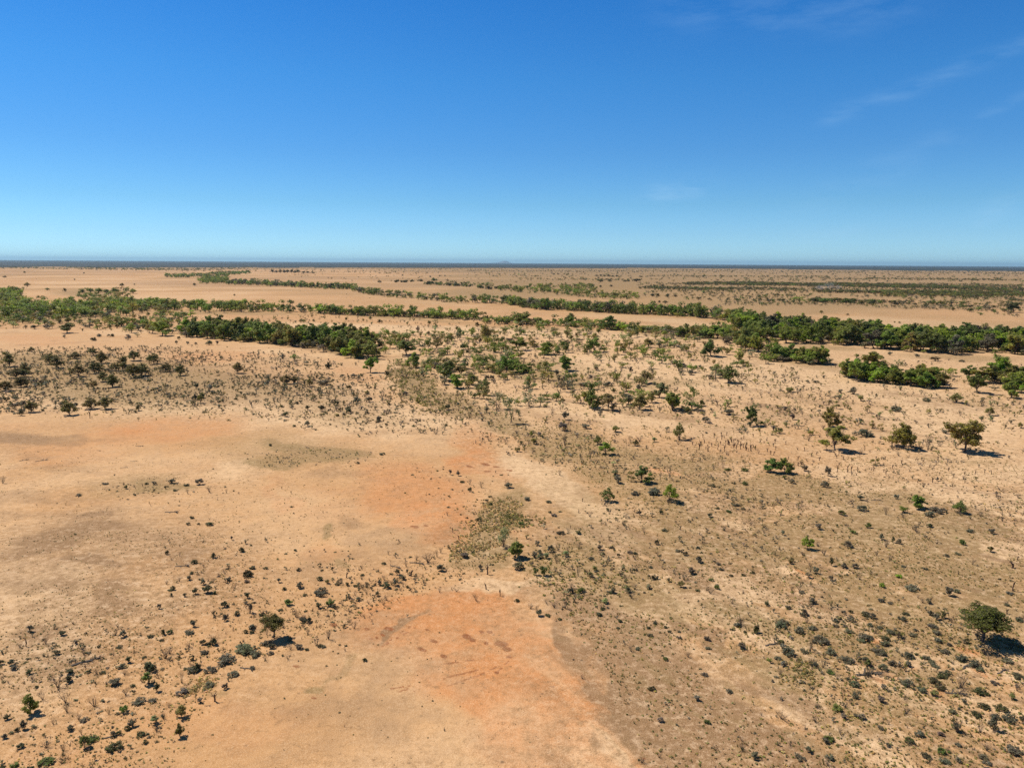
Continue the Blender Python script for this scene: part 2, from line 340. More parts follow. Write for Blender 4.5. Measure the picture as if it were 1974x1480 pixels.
RED = [(760, 1209, 12, 4), (843, 1233, 9, 4), (817, 1250, 10, 4), (903, 1222, 9, 5), (913, 1229, 7, 4), (943, 1213, 8, 3), (929, 1213, 6, 3), (937, 1234, 6, 4), (966, 1236, 16, 6), (978, 1247, 12, 5),
       (853, 1260, 8, 4), (720, 1228, 7, 3), (747, 1221, 6, 3), (733, 1226, 4, 3), (570, 1275, 9, 3), (713, 1211, 7, 3), (834, 1210, 6, 2), (609, 1340, 7, 3), (985, 1262, 8, 3), (958, 1291, 7, 3),
       (935, 895, 11, 3), (908, 899, 9, 2), (957, 900, 9, 2), (940, 908, 8, 2), (803, 1014, 9, 3), (822, 1012, 6, 2), (982, 906, 8, 2), (642, 1200, 9, 4), (1066, 1318, 6, 2), (1230, 1463, 5, 3)]
RIDGE = [(763, 1322, 830, 1310), (775, 1330, 850, 1300), (830, 1310, 920, 1285), (740, 1245, 800, 1205), (752, 1240, 835, 1193), (860, 1320, 960, 1280), (800, 1320, 806, 1325), (960, 1290, 985, 1270), (850, 1275, 930, 1262)]

def build_ground():
    az = np.concatenate([np.radians(np.arange(-44, 44.0001, 0.095)), np.radians(np.arange(47, 315, 4.0))])
    hor = CAM_H * F
    tdep = np.concatenate([np.geomspace(4000, 1150, 14)[:-1], np.arange(1150, 240, -3.0), np.arange(240, 60, -1.4), np.arange(60, 8, -.6), [7, 6, 5, 4, 3, 2, 1.2, .9]])
    rr = hor / tdep                      # distance rings, evenly spaced as seen from the air
    na, nr = len(az), len(rr)
    R, Az = np.meshgrid(rr, az, indexing='ij')
    X = R * np.sin(Az); Y = R * np.cos(Az)
    x = X.ravel(); y = Y.ravel()
    z = relief(x, y)
    V = np.stack([x, y, z], 1)
    i = np.arange(nr - 1)[:, None]; j = np.arange(na)[None, :]; jn = (j + 1) % na
    Q = np.stack(np.broadcast_arrays(i * na + j, i * na + jn, (i + 1) * na + jn, (i + 1) * na + j), -1).reshape(-1, 4)
    Q = Q[:, ::-1]
    # centre fan (quads with the middle ring collapsed onto a small square is not needed: close with quads)
    c0 = len(V); V = np.vstack([V, [[0, 0, relief(0.0, 0.0)]]])
    jj = np.arange(0, na - 1, 2)
    fan = np.stack([np.full_like(jj, c0), (jj + 2) % na, (jj + 1) % na, jj], 1)
    Q = np.vstack([Q, fan])
    me = raw_mesh('ground', V, Q, [M_GROUND], smooth=True)
    u, v, zc = pixel_of(x, y, 0.0)
    bad = ~np.isfinite(u); u[bad] = 4000; v[bad] = 3000
    wx = (fbm(x / 14, y / 14, 4, 3) - .5); wy = (fbm(x / 14, y / 14, 4, 13) - .5)
    per = np.clip(F / np.maximum(zc, 20), 0, 30); per[bad] = 0      # pixels per metre
    sdep = CAM_H / np.sqrt(x * x + y * y + CAM_H ** 2)
    u2 = u + wx * 14 * per; v2 = v + wy * 22 * per * sdep
    mk = {k: np.zeros(len(x)) for k in 'opgbr'}
    ell(mk, u2, v2, SOIL)
    u3 = u + wx * 2.5 * per; v3 = v + wy * 4 * per * sdep
    ell(mk, u3, v3, [('r', cx, cy, rx * 1.0, ry * 1.05, 8, .95) for cx, cy, rx, ry in RED])
    for xa, ya, xb, yb in RIDGE:
        L = math.hypot(xb - xa, yb - ya); ux, uy = (xb - xa) / L, (yb - ya) / L
        al = np.clip((u3 - xa) * ux + (v3 - ya) * uy, 0, L)
        d = np.hypot(u3 - xa - al * ux, v3 - ya - al * uy)
        mk['r'] += .7 * np.clip(1.6 - d / 1.8, 0, 1) * (fbm(x / .9, y / .9, 2, 5) > .42)
    # the wide plain: open country broken by streaks of thin grass and scrub
    dist = np.hypot(x, y)
    f1 = fbm(x / 160, y / 120, 5, 21); f2 = fbm(x / 600, y / 420, 4, 31); f3 = fbm(x / 22, y / 22, 4, 41); f4 = fbm(x / 45, y / 45, 4, 51)
    far = np.clip((dist - 500) / 900, 0, 1)
    right = np.clip((u - 700) / 700, 0, 1)
    mk['g'] += far * np.clip((f1 - .43 + .12 * right) * 2.6, 0, .9) * (.4 + .6 * right) + far * right * (.30 + .7 * np.clip((f2 - .38) * 4, 0, 1)) + far * .12 + .4 * right * np.clip((dist - 1000) / 1200, 0, 1)
    mk['b'] += far * np.clip((f2 - .46) * 2.4, 0, .6) * (.6 + .4 * right) + (.15 + .85 * right) * np.clip((dist - 1100) / 2500, 0, 1)
    mk['o'] += far * np.clip((f2 - .42) * -2.0, 0, .25); mk['p'] += far * np.clip((.56 - f1) * 2.0, 0, .55) * (1 - .8 * right)
    near = 1 - far
    mk['b'] += near * np.clip((f3 - .56) * 2.0, 0, .35); mk['p'] += near * np.clip((f4 - .55) * 2.2, 0, .4); mk['o'] += near * np.clip((.40 - f4) * 2.0, 0, .3)
    # loose gravel and litter: strong right of the middle and over the left flats, weak on the smooth pan
    rough = .25 + .55 * np.clip((u2 - 980 - (1480 - v2) * .25) / 250, 0, 1)
    msk = {'r': np.zeros(len(x))}
    ell(msk, u2, v2, [('r', 130, 1150, 300, 140, 0, .45), ('r', 150, 1330, 260, 160, -20, .5), ('r', 400, 1120, 160, 120, -20, .3), ('r', 600, 770, 700, 70, 2, .35), ('r', 1000, 1060, 120, 120, 0, .3), ('r', 960, 860, 160, 60, 30, .3)])
    rough = rough + msk['r']
    msk = {'r': np.zeros(len(x))}
    ell(msk, u2, v2, [('r', 620, 1410, 330, 110, -8, .8), ('r', 300, 850, 240, 40, 0, .3), ('r', 650, 1000, 200, 90, 0, .2), ('r', 1950, 830, 200, 40, 8, .3)])
    rough = np.clip(rough - msk['r'], 0.0, 1.0)
    # low ridges of sand and litter running down the right-hand slope
    ax, ay = ground_at(1250, 1270); bx_, by_ = ground_at(1450, 1395)
    sx, sy = (bx_ - ax), (by_ - ay); sl = math.hypot(sx, sy); sx, sy = sx / sl, sy / sl
    la = x * sx + y * sy; lc = -x * sy + y * sx
    st = fbm(la / 17 + wx * 1.2, lc / 3.4 + wy * 2.0, 4, 61); st2 = fbm(la / 9, lc / 2.2, 3, 71)
    slope = np.clip((u2 - 960 - np.clip(1000 - v2, 0, 400) * .3) / 330, 0, 1) * np.clip((v2 - 880) / 160, 0, 1) * near
    mk['b'] += slope * np.clip((st - .51) * 5, 0, .95); mk['p'] += slope * np.clip((.47 - st) * 5, 0, .65); mk['g'] += slope * np.clip((st2 - .55) * 4, 0, .5)
    pt = fbm(x / 11, y / 8, 4, 81); pw = np.clip((u2 - 960) / 380, 0, 1) * np.clip((v2 - 820) / 80, 0, 1) * near
    mk['g'] *= 1 - pw * np.clip((.56 - pt) * 4, 0, .85); mk['p'] += pw * np.clip((.46 - pt) * 4, 0, .5)
    wood = np.clip((dist - 4600) / 1200, 0, 1); mk['g'] += .5 * wood
    def put(name, a, b, c):
        at = me.attributes.new(name, 'FLOAT_COLOR', 'POINT')
        arr = np.ones((len(V), 4), np.float32); arr[:, :3] = .2
        arr[:len(x), 0] = np.clip(a, 0, 1.0); arr[:len(x), 1] = np.clip(b, 0, 1.2); arr[:len(x), 2] = np.clip(c, 0, 1.2)
        at.data.foreach_set('color', arr.ravel())
    mk['p'] += .55 * np.clip((v - 620) / 40, 0, 1) * np.clip((860 - v) / 60, 0, 1) * (.6 + .4 * np.clip((u - 700) / 200, 0, 1)) + .30 * np.clip((1000 - v) / 100, 0, 1) * np.clip((v - 850) / 60, 0, 1) * np.clip((u - 1500) / 300, 0, 1)
    mk['g'] = np.maximum(mk['g'], 0) * 1.5; mk['b'] *= 1.4; mk['p'] *= 1.1
    put('soil', mk['o'], mk['p'], mk['r']); put('cover', mk['g'], mk['b'], rough)
    o = link('ground', me); o['kind'] = 'structure'
build_ground()

def build_hill():
    x0, y0 = ground_at(972, 508.2); k = 70000 / math.hypot(x0, y0); x0 *= k; y0 *= k
    n = 40; m = 16; V = []; Q = []
    for i in range(n + 1):
        for j in range(m + 1):
            a = (i / n - .5) * 2; b = (j / m - .5) * 2
            h = math.exp(-(a * 3.2) ** 2) * 75 + math.exp(-((a - .12) * 8) ** 2) * 25 + math.exp(-((a + .55) * 4) ** 2) * 18 + 35 * math.exp(-(a * 1.9) ** 2)
            h *= max(0, 1 - b * b) * max(0, 1 - a * a) * (.85 + .3 * float(fbm(i * .5, j * .5, 3, 77)))
            V.append((x0 + a * 1500, y0 + b * 1200, h * 1.7 - 1.0))
    for i in range(n):
        for j in range(m):
            p = i * (m + 1) + j; Q.append((p, p + m + 1, p + m + 2, p + 1))
    t = NT('hill_scrub'); geo = t.node('ShaderNodeNewGeometry')
    b = t.node('ShaderNodeBsdfPrincipled'); t.l.new(t.mix(t.noise(geo.outputs['Position'], .01, 4), (.10, .09, .06), (.2, .13, .08)), b.inputs['Base Color'])
    t.l.new(b.outputs[0], t.out.inputs[0])
    o = link('hill', raw_mesh('hill', V, Q, [t.m], smooth=True)); o['kind'] = 'structure'
build_hill()

# ------------------------------------------------------------------ plant shapes (unit height, unit width)
def unit(v): return v / (np.linalg.norm(v, axis=-1, keepdims=True) + 1e-9)
def leaves(rng, centres, radii, n, size, up=1.0, shell=.35):
    """leaf-sized faces through ellipsoid clumps: returns V, Q"""
    centres = np.asarray(centres, float); radii = np.asarray(radii, float)
    w = np.prod(radii, 1) ** .66; idx = rng.choice(len(centres), n, p=w / w.sum())
    d = unit(rng.normal(size=(n, 3)))
    rad = (shell + (1 - shell) * rng.random(n) ** .6)[:, None]
    p = centres[idx] + d * radii[idx] * rad
    nr = unit(d * .7 + rng.normal(size=(n, 3)) * .5 + np.array([0, 0, up]))
    t = unit(np.cross(nr, rng.normal(size=(n, 3)))); b = np.cross(nr, t)
    s = size * (.6 + .9 * rng.random(n))[:, None]; asp = (.45 + .4 * rng.random(n))[:, None]
    V = np.stack([p - t * s, p - b * s * asp * .9, p + t * s, p + b * s * asp], 1).reshape(-1, 3)
    return V, np.arange(4 * n).reshape(-1, 4)
def tube(path, rad, sides=5):
    path = np.asarray(path, float); n = len(path); V = []; Q = []
    for i in range(n):
        d = path[min(i + 1, n - 1)] - path[max(i - 1, 0)]; d = d / (np.linalg.norm(d) + 1e-9)
        a = np.cross(d, [.31, .95, .05]); a /= np.linalg.norm(a) + 1e-9; b = np.cross(d, a)
        for k in range(sides):
            th = 2 * math.pi * k / sides
            V.append(path[i] + rad[i] * (math.cos(th) * a + math.sin(th) * b))
    for i in range(n - 1):
        for k in range(sides):
            Q.append((i * sides + k, i * sides + (k + 1) % sides, (i + 1) * sides + (k + 1) % sides, (i + 1) * sides + k))
    return np.array(V), np.array(Q)
def join(parts):
    V = []; Q = []; off = 0
    for v, q in parts:
        V.append(v); Q.append(np.asarray(q) + off); off += len(v)
    return np.vstack(V), np.vstack(Q)
def limb(rng, a, b, r1, r2, wob=.04, n=4, sides=5):
    a = np.asarray(a, float); b = np.asarray(b, float)
    ts = np.linspace(0, 1, n)
    L = np.linalg.norm(b - a)
    path = [a + (b - a) * t + (rng.normal(size=3) * wob * L if 0 < t < 1 else 0) for t in ts]
    return tube(path, [r1 + (r2 - r1) * t for t in ts], sides)

def fit(crown, wood):
    V = crown[0]; k = .5 / np.quantile(np.hypot(V[:, 0], V[:, 1]), .97); h = 1 / np.quantile(V[:, 2], .995)
    s = np.array([k, k, h]); return (V * s, crown[1]), (wood[0] * s, wood[1])
def bushy(seed, n=1700, size=.036, trunk=.13, spread=.36, sparse=False, multi=1):
    """rounded creek tree: several lobes on a short forked trunk"""
    rng = np.random.default_rng(seed)
    nl = rng.integers(6, 10); lobes = []
    for k in range(nl):
        a = 2 * math.pi * k / nl + rng.normal() * .35; rr = spread * (.35 + .65 * rng.random())
        zz = .24 + .52 * rng.random()
        lobes.append((rr * math.cos(a), rr * math.sin(a), zz, .12 + .09 * rng.random()))
    lobes.append((rng.normal() * .07, rng.normal() * .07, .82, .15)); lobes.append((0, 0, .6, .2))
    cs = []; rs = []
    for lx, ly, lz, lr in lobes:
        for q in range(4 if sparse else 5):
            d = unit(rng.normal(size=3)); cs.append((lx + d[0] * lr * .75, ly + d[1] * lr * .75, lz + d[2] * lr * .65))
            r_ = lr * (.42 + .3 * rng.random()); rs.append((r_, r_, r_ * .8))
    crown = leaves(rng, cs, rs, n if not sparse else n // 2, size)
    parts = []
    for m in range(multi):
        b0 = np.array([rng.normal() * .05 * (multi > 1), rng.normal() * .05 * (multi > 1), -.02]); f0 = np.array([rng.normal() * .05, rng.normal() * .05, trunk + .06])
        parts.append(limb(rng, b0, f0, .028 / multi ** .5, .02 / multi ** .5, .05, 4, 6))
        for lx, ly, lz, lr in lobes[m::multi]:
            parts.append(limb(rng, f0, (lx, ly, lz), .014 / multi ** .4, .004, .08, 4, 4))
    return fit(crown, join(parts))
def umbrella(seed, n=1600, size=.034, low=.16, hero=False):
    """flat-topped dry country tree: dense cap of foliage above bare rising stems"""
    rng = np.random.default_rng(seed)
    nl = 7 if not hero else 10; lobes = []
    for k in range(nl):
        a = 2 * math.pi * k / nl + rng.normal() * .3; rr = .33 * (.55 + .45 * rng.random())
        lobes.append((rr * math.cos(a), rr * math.sin(a), low + .14 + .26 * rng.random(), .15 + .06 * rng.random()))
    lobes += [(rng.normal() * .06, rng.normal() * .06, .84, .16), (.12, -.06, .70, .18), (-.12, .06, .68, .18), (.05, .12, .6, .18), (-.04, -.12, .58, .18)]
    cs = []; rs = []
    for lx, ly, lz, lr in lobes:
        for q in range(6):
            d = unit(rng.normal(size=3)); cs.append((lx + d[0] * lr * .7, ly + d[1] * lr * .7, lz + d[2] * lr * .5))
            r_ = lr * (.45 + .25 * rng.random()); rs.append((r_, r_, r_ * .75))
    crown = leaves(rng, cs, rs, n, size)
    parts = []; f0 = np.array([rng.normal() * .02, rng.normal() * .02, low * .55])
    parts.append(limb(rng, (0, 0, -.02), f0, .03, .022, .03, 3, 6))
    for lx, ly, lz, lr in lobes:
        mid = f0 + (np.array([lx, ly, lz]) - f0) * .55 + np.array([0, 0, -.02])
        parts.append(limb(rng, f0, mid, .015, .009, .04, 3, 5))
        for q in range(2): parts.append(limb(rng, mid, np.array([lx, ly, lz]) + rng.normal(size=3) * lr * .4, .008, .003, .06, 3, 4))
    return fit(crown, join(parts))
def stems_of(rng, n, flare, rad, sub=3, tip=1.0):
    parts = []
    for k in range(n):
        a = rng.random() * 2 * math.pi; f = flare * (.25 + .75 * rng.random())
        top = np.array([f * math.cos(a), f * math.sin(a), tip * (.6 + .4 * rng.random())])
        base = np.array([math.cos(a), math.sin(a), 0]) * .04 * rng.random() + np.array([0, 0, -.03])
        mid = base + (top - base) * .45 + np.array([0, 0, .04])
        parts.append(limb(rng, base, mid, rad, rad * .7, .05, 3, 4)); parts.append(limb(rng, mid, top, rad * .7, rad * .2, .07, 3, 3))
        for q in range(sub):
            s = mid + (top - mid) * rng.random() * .6
            e = s + np.array([rng.normal() * .17, rng.normal() * .17, .1 + .22 * rng.random()])
            parts.append(limb(rng, s, e, rad * .45, rad * .15, .08, 3, 3))
    return join(parts)
def shrubby(seed, n=520, size=.06, flare=.38, loose=True):
    rng = np.random.default_rng(seed)
    cs = []; rs = []
    for k in range(13 if loose else 10):
        a = rng.random() * 2 * math.pi; rr = .36 * math.sqrt(rng.random()); zz = (.28 if loose else .2) + .55 * rng.random() * (1 - rr)
        cs.append((rr * math.cos(a), rr * math.sin(a), zz)); r_ = .10 + .09 * rng.random(); rs.append((r_, r_, r_ * .9))
    return leaves(rng, cs, rs, n, size), stems_of(rng, 7, flare, .014, 2, .8)
def lowbush(seed, n=520, size=.058):
    rng = np.random.default_rng(seed)
    cs = []; rs = []
    for k in range(13):
        a = rng.random() * 2 * math.pi; rr = .37 * math.sqrt(rng.random())
        r_ = .10 + .11 * rng.random(); cs.append((rr * math.cos(a), rr * math.sin(a), .18 + .5 * (1 - rr * 1.6) * rng.random())); rs.append((r_, r_, .16 + .14 * rng.random()))
    V, Q = leaves(rng, cs, rs, n, size, .5); V[:, 2] = np.abs(V[:, 2])
    return (V, Q), stems_of(rng, 6, .3, .014, 1, .6)
def bare(seed, tall=False):
    rng = np.random.default_rng(seed)
    if tall:
        parts = [limb(rng, (0, 0, -.02), (rng.normal() * .05, rng.normal() * .05, .98), .03, .008, .03, 6, 5)]
        for k in range(7):
            z = .35 + .55 * rng.random(); a = rng.random() * 6.28
            parts.append(limb(rng, (0, 0, z), (.4 * math.cos(a), .4 * math.sin(a), z + .1 + .12 * rng.random()), .012, .004, .06, 4, 3))
        return join(parts)
    return stems_of(rng, 12 + int(rng.integers(5)), .60, .013, 4)
def stumpy(seed):
    rng = np.random.default_rng(seed)
    parts = [limb(rng, (0, 0, -.02), (rng.normal() * .08, rng.normal() * .08, .62), .11, .085, .05, 5, 6)]
    for k in range(5):
        a = rng.random() * 6.28; z = .35 + .25 * rng.random()
        parts.append(limb(rng, (0, 0, z), (.34 * math.cos(a), .34 * math.sin(a), z + .2 + .2 * rng.random()), .06, .02, .08, 4, 4))
    return join(parts)
def fallen(seed):
    rng = np.random.default_rng(seed)    # unit length along x, unit height for the highest twig
    parts = [limb(rng, (-.5, 0, .12), (.45, .06, .16), .06, .025, .03, 7, 6)]
    for k in range(9):
        x = -.25 + .7 * rng.random(); s = 1 if k % 2 else -1
        parts.append(limb(rng, (x, 0, .14), (x + .12 + .2 * rng.random(), s * (.08 + .22 * rng.random()), .1 + .75 * rng.random()), .025, .008, .07, 4, 4))
    return join(parts)

def proto(fn, seeds, name, **kw):
    out = []
    for s in seeds:
        crown, wood = fn(s, **kw)
        out.append((raw_mesh(name + '_foliage', *crown, [M_LEAF]), raw_mesh(name + '_wood', *wood, [M_BARK], smooth=True),
                    raw_mesh(name, *join([crown, wood]), [M_LEAF, M_BARK], [0] * len(crown[1]) + [1] * len(wood[1]))))
    return out
P_BUSHY = proto(bushy, range(1, 9), 'bushy_tree')
P_BUSHY_BIG = proto(bushy, range(21, 27), 'bushy_tree', n=3200, size=.030)
P_SPARSE = proto(bushy, range(41, 46), 'bushy_tree', n=1300, size=.034, sparse=True, multi=3, spread=.42)
P_UMB = proto(umbrella, range(61, 68), 'flat_topped_tree')
P_UMB_BIG = proto(umbrella, (81, 82, 83), 'flat_topped_tree', n=6500, size=.019, hero=True, low=.40)
P_SHRUB = proto(shrubby, range(101, 109), 'shrub')
P_LOW = proto(lowbush, range(121, 128), 'low_bush')
D_BARE = [raw_mesh('dead_shrub', *bare(s), [M_DEAD], smooth=True) for s in range(141, 149)]
D_SNAG = [raw_mesh('dead_trunk', *bare(s, True), [M_DEAD], smooth=True) for s in range(151, 154)]
D_STUMP = [raw_mesh('dead_stump', *stumpy(s), [M_RUST], smooth=True) for s in range(161, 166)]
D_LOG = [raw_mesh('fallen_branch', *fallen(s), [M_DEAD], smooth=True) for s in range(171, 175)]

TINT = {  # colour of the leaves themselves
 'fresh': (.285, .370, .036), 'green': (.250, .295, .048), 'olive': (.290, .265, .058), 'dark': (.175, .215, .046), 'pale': (.36, .355, .15),
 'brown': (.195, .160, .040), 'khaki': (.30, .255, .080), 'grey': (.29, .25, .165), 'slate': (.205, .182, .105), 'moss': (.165, .148, .034), 'straw': (.58, .43, .17), 'deep': (.125, .122, .046)}
TONE = {'fresh': 'bright green', 'green': 'green', 'olive': 'olive', 'dark': 'dark green', 'pale': 'pale green', 'brown': 'dark brownish', 'khaki': 'olive', 'grey': 'grey', 'slate': 'slate grey', 'moss': 'olive', 'straw': 'straw coloured', 'deep': 'blackish'}

THINGS = []
def add(kind, px, py, h, w, tint=None, label=None, ref=None, group=None, metric=False, belt=None):
    x, y = ground_at(px, py)
    dist = math.sqrt(x * x + y * y + CAM_H ** 2); sd = CAM_H / dist; cd = math.sqrt(1 - sd * sd)
    u, v, zc = pixel_of(x, y); mpp = zc / F
    if metric: H_, W_ = h, w
    else:
        W_ = w * mpp * (1.12 if kind == 'bushy' else 1.05 if kind in ('umb', 'sparse') else .88 if kind in ('low', 'shrub') else 1.0)
        if kind in ('low', 'shrub'):
            H_ = max(.42 * W_, (h - .45 * w * sd) * mpp / cd); py2 = py - .38 * w * sd
            x, y = ground_at(px, py2); py = py2
        elif kind == 'bare': H_ = max(.5 * W_, (h - .25 * w * sd) * mpp / cd)
        elif kind == 'log': H_ = .22 * W_
        else: H_ = h * mpp / cd * .96
    THINGS.append(dict(kind=kind, x=x, y=y, h=H_, w=W_, tint=tint, px=px, py=py, label=label, ref=ref, group=group, belt=belt,
                       show=(H_ * cd + W_ * sd * .5) / mpp * W_ / mpp))
    return THINGS[-1]

